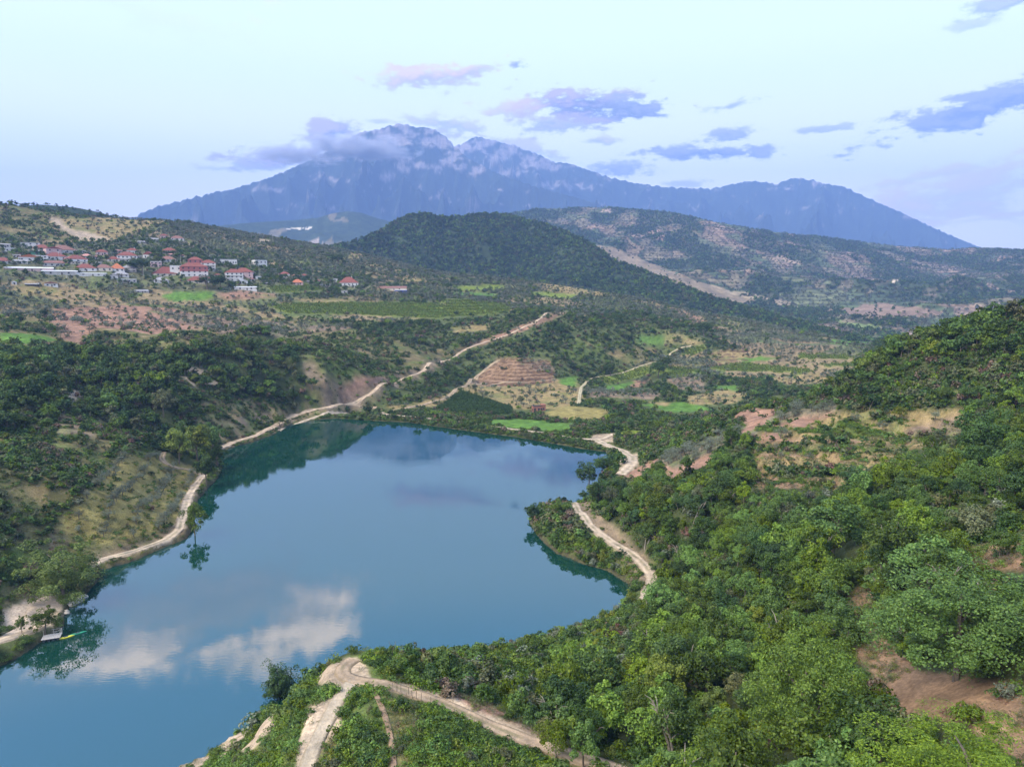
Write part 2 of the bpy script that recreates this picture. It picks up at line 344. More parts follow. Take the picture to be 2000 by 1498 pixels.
def hit(px, py):
    """first meeting of the photo ray with the ground: x, y, z"""
    a, t = ray(px, py); ft = (a - TH[0]) / (TH[1] - TH[0]); j = int(np.clip(ft, 0, nT - 2)); b = float(np.clip(ft - j, 0, 1))
    zc = Z[:, j] * (1 - b) + Z[:, j + 1] * b; tt = (zc - CAMZ) / RR
    k = np.nonzero(tt >= t)[0]
    if len(k) == 0: i = int(np.argmax(tt)); r = RR[i]
    else:
        i = k[0]
        if i == 0: r = RR[0]
        else:
            d0, d1 = tt[i - 1] - t, tt[i] - t; f = -d0 / (d1 - d0 + 1e-12); r = RR[i - 1] + f * (RR[i] - RR[i - 1])
    x, y = r * math.sin(a), r * math.cos(a)
    return float(x), float(y), float(bil(Z, x, y))
def hits(poly): return np.array([hit(*p) for p in poly])

# terraces (steps cut into the slope)
def vis_px():
    px, py = proj(GX, GY, Z); tt = (Z - CAMZ) / Rg
    cm = np.maximum.accumulate(tt, axis=0)
    return px, py, (tt >= cm - 0.004)
PX, PY, VIS = vis_px()
RIS = np.zeros(Z.shape, np.int8)
def terrace(poly, step, amt=1.0, phase=0.0, sharp=0.22, kind=1):
    global Z
    mk = inpoly(PX + 6 * perlin(GX / 9, GY / 9, 3), PY + 3 * perlin(GX / 9, GY / 9, 4), poly) & VIS
    q = (Z + 0.5 * fbm(GX / 30, GY / 30, 2, 41)) / step + phase; fl = np.floor(q); fr = q - fl
    RIS[mk & (fr > 1 - sharp - (.12 if kind != 2 else -.03))] = kind
    st = (fl + sstep(1 - sharp, 1.0, fr) - phase) * step
    Z = np.where(mk, Z + (st - Z + 0.5 * step) * amt * 0.9 - 0.45 * step * amt, Z)
terrace([(915, 752), (975, 698), (1010, 700), (1075, 705), (1085, 745), (1000, 756)], 2.4, sharp=.3, kind=1)
terrace([(1470, 960), (1470, 850), (1560, 810), (1700, 800), (1890, 800), (1880, 850), (1780, 880), (1660, 930), (1640, 955)], 2.9, sharp=.26, kind=2)
terrace([(620, 500), (860, 540), (1060, 560), (1200, 580), (1380, 625), (1300, 640), (900, 620), (620, 560)], 3.0, .8, kind=3)
terrace([(250, 480), (600, 490), (620, 540), (520, 540), (400, 500)], 3.0, .7, kind=3)
terrace([(1350, 690), (1460, 680), (1480, 710), (1380, 715)], 2.0, kind=1)
PX, PY, VIS = vis_px()

# ------------------------------------------------------------------ dirt tracks: courses, and the ledge each one is cut into
def resample(Pw, step):
    d = np.r_[0, np.cumsum(np.hypot(*np.diff(Pw[:, :2], axis=0).T))]; n = max(2, int(d[-1] / step)); s = np.linspace(0, d[-1], n)
    q = np.c_[np.interp(s, d, Pw[:, 0]), np.interp(s, d, Pw[:, 1])]
    for _ in range(6): q[1:-1] = (q[:-2] + 2 * q[1:-1] + q[2:]) / 4
    return q
TRACK_DEFS = []
def track_def(*a, **k): TRACK_DEFS.append((a, k))
PALE = (.365, .290, .215); TAN = (.29, .215, .148)
track_def([(-60, 1275), (0, 1251), (35, 1242), (60, 1233), (90, 1215), (112, 1195)], 3.2, PALE, 'pale track along the left bank behind the jetty')
track_def([(165, 1110), (200, 1093), (260, 1078), (325, 1055), (350, 1036), (358, 1005), (368, 970), (382, 948), (398, 928)], 3.4, PALE, 'pale two rut track round the orchard on the left shore')
track_def([(398, 928), (370, 917), (340, 912), (322, 905), (314, 896), (320, 884)], 2.6, TAN, 'short curved track above the orchard')
track_def([(425, 876), (460, 863), (500, 852), (540, 831), (570, 815), (600, 805), (640, 797), (680, 790), (730, 766), (780, 743), (830, 723), (860, 708), (900, 688), (950, 668), (1000, 651), (1040, 633), (1060, 619), (1105, 611)], 3.9, (.38, .285, .205), 'pale dirt road climbing from the lake to the far fields')
track_def([(680, 790), (740, 797), (765, 803), (800, 796), (850, 784), (880, 772), (892, 760), (915, 750), (930, 736), (975, 704)], 4.2, TAN, 'dirt track forking past the maize field to the red terraces')
track_def([(545, 842), (585, 826), (640, 809), (700, 807), (750, 806)], 3.0, PALE, 'light lane between the dirt road and the water')
track_def([(690, 808), (760, 811), (830, 817), (900, 825), (950, 832), (1000, 839), (1060, 846), (1120, 856), (1150, 859), (1180, 858), (1200, 848)], 3.2, PALE, 'pale track on the crest of the dam')
track_def([(1160, 858), (1190, 872), (1215, 880), (1236, 893), (1236, 906), (1212, 928)], 5.0, PALE, 'sandy track from the dam over the right saddle')
track_def([(1120, 982), (1130, 1000), (1150, 1025), (1190, 1055), (1230, 1080), (1260, 1105), (1275, 1130), (1270, 1150), (1250, 1182)], 3.4, PALE, 'two rut track cut into the right bank')
track_def([(1230, 1515), (1180, 1494), (1100, 1470), (1000, 1435), (940, 1410), (870, 1375), (800, 1352), (740, 1337), (690, 1330), (662, 1318), (668, 1300), (692, 1288)], 2.1, TAN, 'rutted dirt track over the near spur')
track_def([(690, 1332), (662, 1360), (645, 1400), (622, 1440), (605, 1480), (590, 1530)], 1.7, (.32, .265, .20), 'washed pale footpath down the near spur', False)
track_def([(728, 1345), (750, 1390), (764, 1440), (770, 1498), (772, 1540)], 0.6, (.24,.165,.115), 'narrow brown footpath down the near spur', False, 'footpath')
track_def([(300, 1530), (350, 1497), (420, 1462), (500, 1425), (560, 1385)], 1.2, PALE, 'thin pale path along the lake side of the spur', False, 'footpath')
track_def([(1130, 790), (1135, 757), (1150, 741), (1200, 732), (1250, 716), (1290, 706), (1308, 690), (1330, 680), (1350, 677)], 3.0, (.34, .29, .19), 'field track winding past the long vineyard')
track_def([(918, 749), (960, 751), (1030, 748)], 3.0, TAN, 'track along the foot of the red terraces')


def cut_track(pts, width):
    global Z
    q = resample(hits(pts), 2.0); zc = bil(Z, q[:, 0], q[:, 1])
    for _ in range(8): zc[1:-1] = (zc[:-2] + 2 * zc[1:-1] + zc[2:]) / 4
    pad = width / 2 + 6; m_ = (GX > q[:, 0].min() - pad) & (GX < q[:, 0].max() + pad) & (GY > q[:, 1].min() - pad) & (GY < q[:, 1].max() + pad) & (sdm > .4); ix = np.nonzero(m_.ravel())[0]; X, Y = GX.ravel()[ix], GY.ravel()[ix]
    best = np.full(X.shape, 1e9); zz = np.zeros(X.shape)
    for i in range(len(q) - 1):
        ax, ay = q[i]; dx, dy = q[i + 1] - q[i]; t = np.clip(((X - ax) * dx + (Y - ay) * dy) / (dx * dx + dy * dy + 1e-9), 0, 1); d = np.hypot(X - ax - t * dx, Y - ay - t * dy); c = d < best
        best = np.where(c, d, best); zz = np.where(c, zc[i] + t * (zc[i + 1] - zc[i]), zz)
    w = sstep(width / 2 + 3.5, width / 2 + .4, best); zf = Z.ravel(); zf[ix] = zf[ix] * (1 - w) + zz * w; Z = zf.reshape(Z.shape)
for a, k in TRACK_DEFS: cut_track(a[0], a[1])
PX, PY, VIS = vis_px()

# ------------------------------------------------------------------ ground cover, region by region
C = dict(scrub=0, forest=1, olive=2, red=3, pale=4, green=5, maize=6, vine=7, dry=8, village=9, terr=10, herb=11, bush=12, brown=13, orchard=14, oldolive=15, low=16, cut=17, sand=18)
ALB = np.array([(.118, .108, .046), (.046, .056, .022), (.125, .125, .056), (.240, .142, .098), (.310, .240, .172), (.082, .155, .030), (.022, .075, .026), (.135, .170, .030), (.240, .180, .085), (.125, .125, .070), (.215, .138, .085), (.085, .110, .030), (.070, .085, .032), (.200, .145, .100), (.205, .170, .062), (.15, .13, .085), (.095, .095, .042), (.180, .135, .090), (.43, .345, .27)])
zones = [
 ('olive', [(0, 395), (250, 425), (520, 462), (900, 535), (1130, 560), (1400, 618), (1560, 655), (1700, 685), (1400, 690), (1200, 640), (1060, 600), (800, 600), (560, 620), (0, 620)]),
 ('scrub', [(0, 395), (60, 400), (240, 428), (360, 432), (260, 470), (120, 470), (0, 465)]),
 ('dry', [(80, 430), (200, 425), (330, 432), (300, 440), (220, 470), (150, 460)]),
 ('pale', [(92, 425), (115, 428), (140, 448), (180, 455), (225, 470), (160, 472), (120, 448)]),
 ('pale', [(495, 465), (520, 468), (538, 474), (512, 475)]), ('pale', [(355, 470), (400, 486), (396, 490), (352, 474)]),
 ('village', [(0, 470), (100, 480), (280, 465), (420, 490), (560, 525), (740, 545), (720, 575), (560, 580), (330, 570), (280, 560), (0, 545)]),
 ('green', [(315, 576), (350, 570), (425, 572), (405, 586), (345, 590), (320, 584)]), ('red', [(420, 572), (480, 568), (545, 575), (540, 583), (440, 585)]), ('dry', [(480, 574), (540, 577), (538, 583), (492, 578)]),
 ('red', [(105, 602), (230, 596), (340, 602), (400, 620), (440, 640), (330, 645), (300, 655), (250, 645), (190, 640), (150, 670), (120, 660), (100, 630)]),
 ('brown', [(280, 605), (560, 630), (700, 640), (560, 660), (420, 650)]),
 ('dry', [(20, 555), (110, 560), (130, 580), (40, 575)]), ('green', [(0, 650), (60, 652), (120, 664), (60, 672), (0, 668)]), ('herb', [(60, 672), (220, 676), (160, 684), (60, 682)]),
 ('dry', [(780, 545), (830, 545), (845, 553), (780, 553)]), ('dry', [(680, 498), (710, 500), (700, 508), (680, 508)]), ('green', [(880, 570), (980, 575), (960, 580), (880, 576)]), ('dry', [(860, 600), (1000, 605), (960, 610)]),
 ('vine', [(520, 595), (620, 592), (760, 590), (1000, 600), (990, 612), (860, 622), (700, 615), (560, 612)]), ('vine', [(850, 588), (905, 586), (990, 594), (985, 600), (905, 602)]), ('vine', [(800, 612), (850, 605), (985, 602), (980, 612), (880, 618), (840, 622)]),
 ('dry', [(570, 580), (690, 582), (680, 590), (590, 590)]), ('bush', [(520, 578), (640, 568), (690, 578), (600, 584)]),
 ('dry', [(1040, 545), (1200, 565), (1240, 580), (1100, 575)]), ('red', [(1310, 602), (1340, 608), (1382, 628), (1350, 630)]), ('dry', [(1400, 625), (1450, 632), (1440, 640)]), ('brown', [(1100, 625), (1190, 620), (1200, 640), (1130, 645)]), ('brown', [(1240, 640), (1300, 645), (1290, 665), (1250, 660)]),
 ('scrub', [(560, 650), (860, 640), (1040, 620), (1000, 650), (860, 710), (740, 760), (640, 790), (590, 700)]),
 ('bush', [(700, 640), (860, 620), (1060, 605), (1110, 615), (1040, 640), (900, 690), (800, 670)]), ('herb', [(590, 680), (680, 680), (780, 720), (740, 750), (660, 740)]),
 ('bush', [(870, 700), (1060, 625), (1240, 610), (1420, 650), (1440, 680), (1290, 700), (1160, 730), (1090, 740), (1070, 705), (985, 698), (920, 735)]), ('herb', [(1110, 660), (1170, 660), (1180, 700), (1110, 705)]),
 ('scrub', [(1180, 690), (1250, 670), (1290, 690), (1240, 715)]),
 ('dry', [(730, 780), (860, 760), (930, 740), (1130, 740), (1140, 780), (1100, 800), (960, 800), (880, 790), (770, 800)]), ('bush', [(700, 770), (760, 755), (860, 745), (900, 720), (915, 745), (885, 765), (800, 790), (720, 795)]),
 ('terr', [(915, 752), (975, 698), (1010, 700), (1075, 705), (1085, 745), (1000, 756)]), ('brown', [(1010, 705), (1060, 702), (1085, 722), (1060, 735)]),
 ('maize', [(855, 797), (900, 764), (1002, 797), (1000, 808), (930, 812), (860, 801)]), ('green', [(930, 823), (1000, 817), (1128, 828), (1115, 838), (1060, 842), (990, 834)]),
 ('orchard', [(1060, 808), (1110, 792), (1200, 800), (1160, 822), (1120, 822)]), ('bush', [(760, 812), (900, 805), (1000, 812), (930, 824), (830, 818)]), ('bush', [(1130, 826), (1200, 815), (1340, 820), (1230, 845), (1130, 850)]),
 ('vine', [(1170, 738), (1220, 725), (1290, 710), (1290, 720), (1250, 735), (1190, 750)]), ('vine', [(1330, 690), (1370, 675), (1380, 680), (1350, 695)]), ('vine', [(1390, 718), (1440, 708), (1560, 720), (1500, 726), (1420, 725)]),
 ('green', [(1470, 660), (1560, 660), (1730, 668), (1700, 675), (1560, 670)]), ('vine', [(1600, 711), (1690, 707), (1670, 716), (1610, 716)]), ('dry', [(1380, 690), (1450, 682), (1470, 700), (1400, 708)]), ('red', [(1230, 745), (1270, 740), (1250, 757), (1235, 757)]), ('brown', [(1300, 740), (1370, 735), (1380, 765), (1330, 760)]),
 ('green', [(1180, 755), (1240, 745), (1210, 765), (1180, 768)]), ('green', [(1390, 753), (1440, 752), (1440, 765), (1395, 757)]), ('dry', [(1340, 775), (1420, 760), (1470, 775), (1420, 790), (1350, 790)]), ('green', [(1250, 790), (1330, 785), (1400, 800), (1320, 806)]), ('dry', [(1260, 784), (1310, 786), (1300, 794)]), ('brown', [(1140, 762), (1290, 768), (1280, 780), (1150, 775)]),
 ('oldolive', [(1380, 655), (1500, 640), (1700, 690), (1620, 706), (1480, 690)]),
 ('vine', [(1207, 842), (1272, 840), (1262, 866), (1226, 880), (1208, 860)]), ('green', [(1090, 740), (1130, 735), (1125, 755), (1095, 752)]), ('dry', [(1500, 735), (1600, 730), (1640, 745), (1540, 752)]), ('vine', [(1560, 690), (1680, 695), (1660, 702), (1560, 700)]), ('green', [(1440, 700), (1500, 695), (1520, 702), (1450, 708)]), ('dry', [(1300, 650), (1380, 665), (1360, 675), (1290, 665)]), ('vine', [(1490, 712), (1590, 722), (1560, 732), (1480, 724)]),
 ('vine', [(1040, 570), (1130, 575), (1120, 583), (1040, 580)]), ('vine', [(880, 560), (980, 556), (990, 566), (900, 570)]), ('dry', [(1050, 558), (1150, 564), (1180, 572), (1060, 568)]), ('vine', [(520, 560), (600, 556), (640, 566), (540, 572)]), ('dry', [(880, 640), (960, 632), (950, 645), (890, 650)]), ('green', [(1250, 655), (1300, 660), (1290, 672), (1240, 668)]), ('vine', [(1290, 715), (1360, 722), (1340, 735), (1280, 732)]),
 # left of the lake
 ('forest', [(-300, 690), (120, 676), (320, 695), (420, 655), (520, 650), (590, 690), (615, 770), (575, 803), (500, 778), (400, 785), (340, 832), (250, 862), (180, 800), (60, 848), (-300, 870)]),
 ('bush', [(240, 860), (340, 830), (400, 800), (440, 860), (430, 930), (380, 910), (310, 880), (250, 880)]), ('pale', [(345, 730), (360, 712), (395, 720), (440, 755), (390, 760)]), ('cut', [(590, 705), (620, 715), (680, 770), (660, 790), (620, 780), (597, 745)]), ('pale', [(125, 765), (165, 755), (160, 775), (130, 790)]),
 ('brown', [(60, 830), (120, 805), (190, 845), (170, 870), (90, 865)]), ('dry', [(375, 820), (470, 780), (545, 795), (555, 815), (530, 835), (440, 868), (420, 850)]), ('brown', [(385, 830), (520, 805), (535, 815), (430, 860)]),
 ('dry', [(20, 950), (95, 945), (90, 985), (25, 985)]), ('brown', [(100, 1035), (150, 1030), (150, 1060), (90, 1065)]), ('herb', [(0, 1080), (60, 1060), (90, 1090), (30, 1140), (0, 1130)]),
 ('orchard', [(120, 1015), (240, 890), (300, 890), (380, 915), (375, 950), (352, 1000), (340, 1035), (210, 1065), (100, 1040)]), ('sand', [(0, 1180), (30, 1140), (75, 1150), (125, 1180), (118, 1215), (60, 1235), (0, 1255)]), ('brown', [(0, 1160), (60, 1140), (110, 1150), (60, 1165), (20, 1185), (0, 1190)]),
 ('cut', [(180, 1088), (300, 1050), (345, 1020), (385, 935), (400, 945), (375, 1000), (360, 1045), (250, 1085), (190, 1100)]),
 ('cut', [(430, 870), (540, 828), (620, 790), (690, 770), (760, 735), (860, 700), (870, 712), (830, 735), (740, 775), (690, 806), (600, 812), (550, 840)]),
 ('red', [(690, 735), (760, 735), (690, 775), (650, 785)]), ('red', [(850, 700), (1060, 620), (1110, 608), (1100, 614), (1000, 655)]), ('bush', [(590, 822), (640, 810), (760, 815), (830, 826), (740, 822)]),
 # right of the lake
 ('forest', [(2300, 500), (1940, 590), (1840, 615), (1740, 645), (1680, 695), (1650, 740), (1590, 775), (1620, 808), (1700, 805), (1780, 790), (1900, 800), (2300, 860)]),
 ('bush', [(1640, 760), (1780, 740), (2000, 690), (2000, 780), (1780, 790), (1680, 800)]), ('bush', [(1205, 855), (1340, 838), (1400, 815), (1470, 796), (1520, 800), (1430, 855), (1330, 895), (1260, 905), (1215, 880)]),
 ('forest', [(1100, 985), (1150, 950), (1200, 895), (1230, 940), (1300, 910), (1400, 870), (1480, 880), (1480, 955), (1640, 955), (1700, 900), (1850, 850), (1870, 790), (2300, 790), (2300, 1700), (1180, 1700), (1100, 1475), (900, 1385), (760, 1330), (760, 1285), (900, 1270), (1100, 1230), (1230, 1175), (1290, 1150), (1280, 1090), (1210, 1030), (1160, 985)]),
 ('bush', [(1025, 1020), (1040, 990), (1110, 985), (1200, 1060), (1260, 1110), (1250, 1180), (1200, 1120), (1080, 1075)]), ('bush', [(1120, 960), (1150, 930), (1190, 890), (1215, 900), (1200, 930), (1160, 975)]),
 ('cut', [(1118, 985), (1150, 975), (1170, 1000), (1260, 1080), (1285, 1130), (1280, 1150), (1260, 1140), (1200, 1075), (1140, 1020)]), ('pale', [(1145, 862), (1160, 848), (1205, 845), (1200, 862), (1170, 866)]), ('pale', [(1205, 930), (1215, 890), (1245, 885), (1250, 905), (1225, 920)]),
 ('red', [(1210, 930), (1290, 890), (1280, 905), (1240, 940)]), ('red', [(1290, 905), (1400, 865), (1390, 900), (1340, 930), (1300, 935)]), ('oldolive', [(1280, 900), (1400, 850), (1480, 825), (1480, 848), (1400, 880), (1320, 915)]),
 ('red', [(1430, 815), (1450, 795), (1520, 800), (1500, 830), (1440, 850), (1460, 830)]),
 ('dry', [(1470, 955), (1470, 860), (1560, 815), (1700, 802), (1890, 800), (1880, 850), (1780, 880), (1660, 930), (1640, 955)]), ('terr', [(1470, 940), (1480, 925), (1640, 935), (1640, 955), (1490, 955)]), ('red', [(1480, 840), (1560, 815), (1640, 805), (1540, 845), (1490, 875)]), ('brown', [(1760, 840), (1880, 810), (1880, 850), (1800, 858)]),
 ('bush', [(1472, 868), (1580, 863), (1730, 872), (1730, 884), (1590, 880), (1472, 882)]), ('bush', [(1490, 916), (1560, 912), (1660, 920), (1645, 932), (1490, 931)]), ('herb', [(1475, 834), (1580, 836), (1720, 842), (1720, 850), (1580, 846), (1475, 843)]), ('bush', [(1755, 852), (1850, 850), (1850, 862), (1760, 864)]), ('herb', [(1610, 830), (1660, 822), (1740, 850), (1640, 860)]), ('bush', [(1690, 808), (1760, 818), (1770, 832), (1700, 826)]),
 ('terr', [(1470, 884), (1600, 886), (1720, 890), (1700, 898), (1470, 892)]), ('terr', [(1480, 856), (1600, 858), (1800, 864), (1790, 870), (1480, 864)]),
 ('oldolive', [(1500, 818), (1560, 800), (1640, 790), (1640, 803), (1560, 815), (1505, 830)]),
 ('terr', [(1650, 1230), (1640, 1170), (1700, 1130), (1720, 1200), (1700, 1240)]), ('terr', [(1655, 1265), (1725, 1240), (1800, 1315), (1900, 1322), (2060, 1345), (2100, 1530), (2000, 1495), (1880, 1415), (1760, 1390)]), ('terr', [(1850, 1085), (1920, 1060), (2020, 1060), (2020, 1110), (1900, 1115)]), ('brown', [(1990, 1160), (2020, 1150), (2020, 1230), (1985, 1210)]),
 # near spur
 ('low', [(700, 1275), (760, 1262), (900, 1255), (1000, 1245), (1140, 1215), (1230, 1170), (1290, 1180), (1240, 1260), (1130, 1330), (1040, 1400), (1000, 1400), (900, 1372), (760, 1335)]),
 ('herb', [(250, 1560), (330, 1480), (460, 1430), (530, 1365), (560, 1350), (640, 1305), (700, 1275), (760, 1285), (760, 1335), (870, 1370), (1000, 1430), (1200, 1500), (1250, 1700), (250, 1700)]),
 ('pale', [(620, 1335), (645, 1305), (690, 1283), (712, 1285), (715, 1325), (690, 1340), (660, 1390), (640, 1440), (660, 1480), (600, 1520), (590, 1450), (640, 1370), (650, 1340)]), ('pale', [(500, 1400), (570, 1350), (560, 1380), (480, 1470), (420, 1500), (430, 1460)]), ('pale', [(600, 1385), (650, 1360), (668, 1400), (652, 1450), (672, 1500), (580, 1530), (566, 1500)]), ('pale', [(340, 1500), (420, 1465), (400, 1500)]),
 ('dry', [(590, 1520), (640, 1440), (680, 1440), (660, 1520)]), ('dry', [(740, 1340), (800, 1370), (840, 1420), (800, 1470), (790, 1520), (750, 1520), (765, 1430)]), ('red', [(880, 1350), (960, 1375), (1000, 1400), (960, 1400), (880, 1370)]), ('brown', [(960, 1410), (1060, 1400), (1070, 1440), (1010, 1440)]), ('pale', [(700, 1330), (760, 1330), (900, 1370), (1010, 1420), (1120, 1465), (1180, 1500), (1100, 1485), (980, 1440), (860, 1385), (760, 1350)]),
]
COV = np.zeros(Z.shape, np.int8)
jx = 10 * np.clip(120 / Rg, .25, 1.6) * fbm(GX / 10, GY / 10, 3, 51); jy = 6 * np.clip(120 / Rg, .3, 1.6) * fbm(GX / 10 + 40, GY / 10, 3, 55)
COV[:] = C['bush']
COV[(PY < 1100) & (PX < 640)] = C['scrub']
COV[Rg > 700] = C['olive']
qx, qy = np.where(VIS, PX + jx, -9e4), np.where(VIS, PY + jy, -9e4)
brk = fbm(GX / 9, GY / 9, 3, 59)
for nm, poly in zones:
    mk = inpoly(qx, qy, poly)
    if nm in ('pale', 'brown', 'dry', 'cut') and poly[0][0] < 640 and 690 < poly[0][1] < 1100: mk &= brk > (-.22 if nm == 'cut' else -.02)
    COV[mk] = C[nm]
COV[(~VIS) & (THg > .15) & (Rg < 420)] = C['forest']
COV[(RIS == 3) & (COV == C['olive']) & (fbm(GX / 20, GY / 20, 2, 58) > -.1)] = C['bush']
# albedo per vertex: cover colour, softened, with natural variation
ALBv = ALB[COV]
for _ in range(1):
    ALBv = (ALBv + np.roll(ALBv, 1, 0) + np.roll(ALBv, -1, 0) + np.roll(ALBv, 1, 1) + np.roll(ALBv, -1, 1)) / 5
p1 = fbm(GX / 25, GY / 25, 4, 61); p2 = fbm(GX / 6, GY / 6, 3, 66)
greenish = np.isin(COV, [C['scrub'], C['olive'], C['dry'], C['brown'], C['village'], C['oldolive'], C['herb']])
w = (sstep(.0, .55, p1 + .5 * p2) * greenish)[..., None]
ALBv = ALBv * (1 - w * .6) + np.array((.075, .10, .032)) * w * .6
w = (sstep(.15, .6, -p1 + .4 * p2) * np.isin(COV, [C['scrub'], C['herb'], C['olive']]))[..., None]
ALBv = ALBv * (1 - w * .45) + np.array((.23, .165, .095)) * w * .45
# field patchwork on the village hill
cid, cb = cells(GX / 70 + .4 * fbm(GX / 90, GY / 90, 2, 71), GY / 38, 5)
w = ((Rg > 620) & np.isin(COV, [C['olive'], C['oldolive']]))[..., None] * np.where(cid > .62, .75, np.where(cid < .22, .6, 0))[..., None]
ALBv = ALBv * (1 - w) + np.where((cid > .62)[..., None], np.array((.23, .165, .095)), np.array((.085, .115, .04))) * w
ALBv *= (1 + .28 * np.clip(p2, -1, 1) + .15 * np.clip(p1, -1, 1))[..., None]
# terrace risers, darker brown than the ploughed red steps between them
ALBv = np.where((RIS == 1)[..., None], np.array((.11, .068, .042)), ALBv)
# dark damp rim under the water line
w = sstep(.9, -.2, sdm)[..., None]; ALBv = ALBv * (1 - w) + np.array((.06, .052, .032)) * w
ALBv = np.clip(ALBv, 0.004, 0.8)

# ------------------------------------------------------------------ materials
def newmat(name):
    m = bpy.data.materials.new(name); m.use_nodes = True; nt = m.node_tree; nt.nodes.clear(); return m, nt, nt.nodes, nt.links
def nodes_bsdf(nt, rough=.9, spec=.15):
    o = nt.nodes.new('ShaderNodeOutputMaterial'); b = nt.nodes.new('ShaderNodeBsdfPrincipled'); nt.links.new(b.outputs[0], o.inputs[0])
    b.inputs['Roughness'].default_value = rough; b.inputs['Specular IOR Level'].default_value = spec
    return b, o
def noise_node(nt, scale, detail=4, rough=.6, vec=None):
    n = nt.nodes.new('ShaderNodeTexNoise'); n.inputs['Scale'].default_value = scale; n.inputs['Detail'].default_value = detail; n.inputs['Roughness'].default_value = rough
    if vec is not None: nt.links.new(vec, n.inputs['Vector'])
    return n
def ramp(nt, fac, stops):
    r = nt.nodes.new('ShaderNodeValToRGB'); e = r.color_ramp.elements
    for i, (p, c) in enumerate(stops):
        q = e[i] if i < 2 else e.new(p)
        q.position = p; q.color = (*c, 1) if len(c) == 3 else c
    nt.links.new(fac, r.inputs[0]); return r.outputs[0]
def mixn(nt, mode, f, a, b):
    m = nt.nodes.new('ShaderNodeMix'); m.data_type = 'RGBA'; m.blend_type = mode
    for s, v in ((0, f), (6, a), (7, b)):
        if isinstance(v, (int, float)): m.inputs[s].default_value = v
        elif isinstance(v, tuple): m.inputs[s].default_value = (*v, 1)
        else: nt.links.new(v, m.inputs[s])
    return m.outputs[2]
def ground_material(name, s1=2.2, s2=.25, bump=.5, amp=(.6, 1.4)):
    m, nt, N, L = newmat(name); b, o = nodes_bsdf(nt, .95, .05)
    at = N.new('ShaderNodeAttribute'); at.attribute_name = 'albedo'
    tc = N.new('ShaderNodeNewGeometry')
    n1 = noise_node(nt, s1, 6, .7, tc.outputs['Position']); n2 = noise_node(nt, s2, 5, .65, tc.outputs['Position'])
    f1 = ramp(nt, n1.outputs[0], [(.3, (amp[0],) * 3), (.7, (amp[1],) * 3)]); f2 = ramp(nt, n2.outputs[0], [(.3, (.62, .65, .68)), (.7, (1.36, 1.32, 1.26))])
    c = mixn(nt, 'MULTIPLY', 1.0, mixn(nt, 'MULTIPLY', 1.0, at.outputs['Color'], f1), f2)
    L.new(c, b.inputs['Base Color'])
    bp = N.new('ShaderNodeBump'); bp.inputs['Strength'].default_value = bump; bp.inputs['Distance'].default_value = .3; L.new(n1.outputs[0], bp.inputs['Height']); L.new(bp.outputs[0], b.inputs['Normal'])
    return m
M_GROUND = ground_material('ground_cover')
M_HILL = ground_material('hill_cover', .12, .02, .3, (.7, 1.3))
def flat(name, col, rough=.8, spec=.2, var=.18, scale=1.2):
    m, nt, N, L = newmat(name); b, o = nodes_bsdf(nt, rough, spec)
    tc = N.new('ShaderNodeTexCoord'); n1 = noise_node(nt, scale, 5, .65, tc.outputs['Object'])
    lo = tuple(c * (1 - var) for c in col); hi_ = tuple(min(1, c * (1 + var)) for c in col)
    L.new(ramp(nt, n1.outputs[0], [(.3, lo), (.7, hi_)]), b.inputs['Base Color'])
    return m
def leaf_material(name, dark, mid, light, trans=.25, rough=.55):
    m, nt, N, L = newmat(name)
    o = N.new('ShaderNodeOutputMaterial'); b = N.new('ShaderNodeBsdfPrincipled'); t = N.new('ShaderNodeBsdfTranslucent'); mx = N.new('ShaderNodeMixShader')
    b.inputs['Roughness'].default_value = rough; b.inputs['Specular IOR Level'].default_value = .25; mx.inputs[0].default_value = trans
    g = N.new('ShaderNodeNewGeometry'); oi = N.new('ShaderNodeObjectInfo')
    c = ramp(nt, g.outputs['Random Per Island'], [(0.0, dark), (1.0, light), (.5, mid)])
    hs = N.new('ShaderNodeHueSaturation')
    def mr(a, b_):
        q = N.new('ShaderNodeMapRange'); L.new(oi.outputs['Random'], q.inputs[0]); q.inputs[3].default_value = a; q.inputs[4].default_value = b_; return q.outputs[0]
    L.new(mr(.48, .525), hs.inputs['Hue']); L.new(mr(1.08, .85), hs.inputs['Saturation'])
    w = N.new('ShaderNodeMath'); w.operation = 'MULTIPLY'; L.new(oi.outputs['Random'], w.inputs[0]); w.inputs[1].default_value = 7.31
    fr = N.new('ShaderNodeMath'); fr.operation = 'FRACT'; L.new(w.outputs[0], fr.inputs[0])
    q = N.new('ShaderNodeMapRange'); L.new(fr.outputs[0], q.inputs[0]); q.inputs[3].default_value = .66; q.inputs[4].default_value = 1.32; L.new(q.outputs[0], hs.inputs['Value'])
    L.new(c, hs.inputs['Color']); L.new(hs.outputs[0], b.inputs['Base Color']); L.new(hs.outputs[0], t.inputs[0])
    L.new(b.outputs[0], mx.inputs[1]); L.new(t.outputs[0], mx.inputs[2]); L.new(mx.outputs[0], o.inputs[0])
    return m
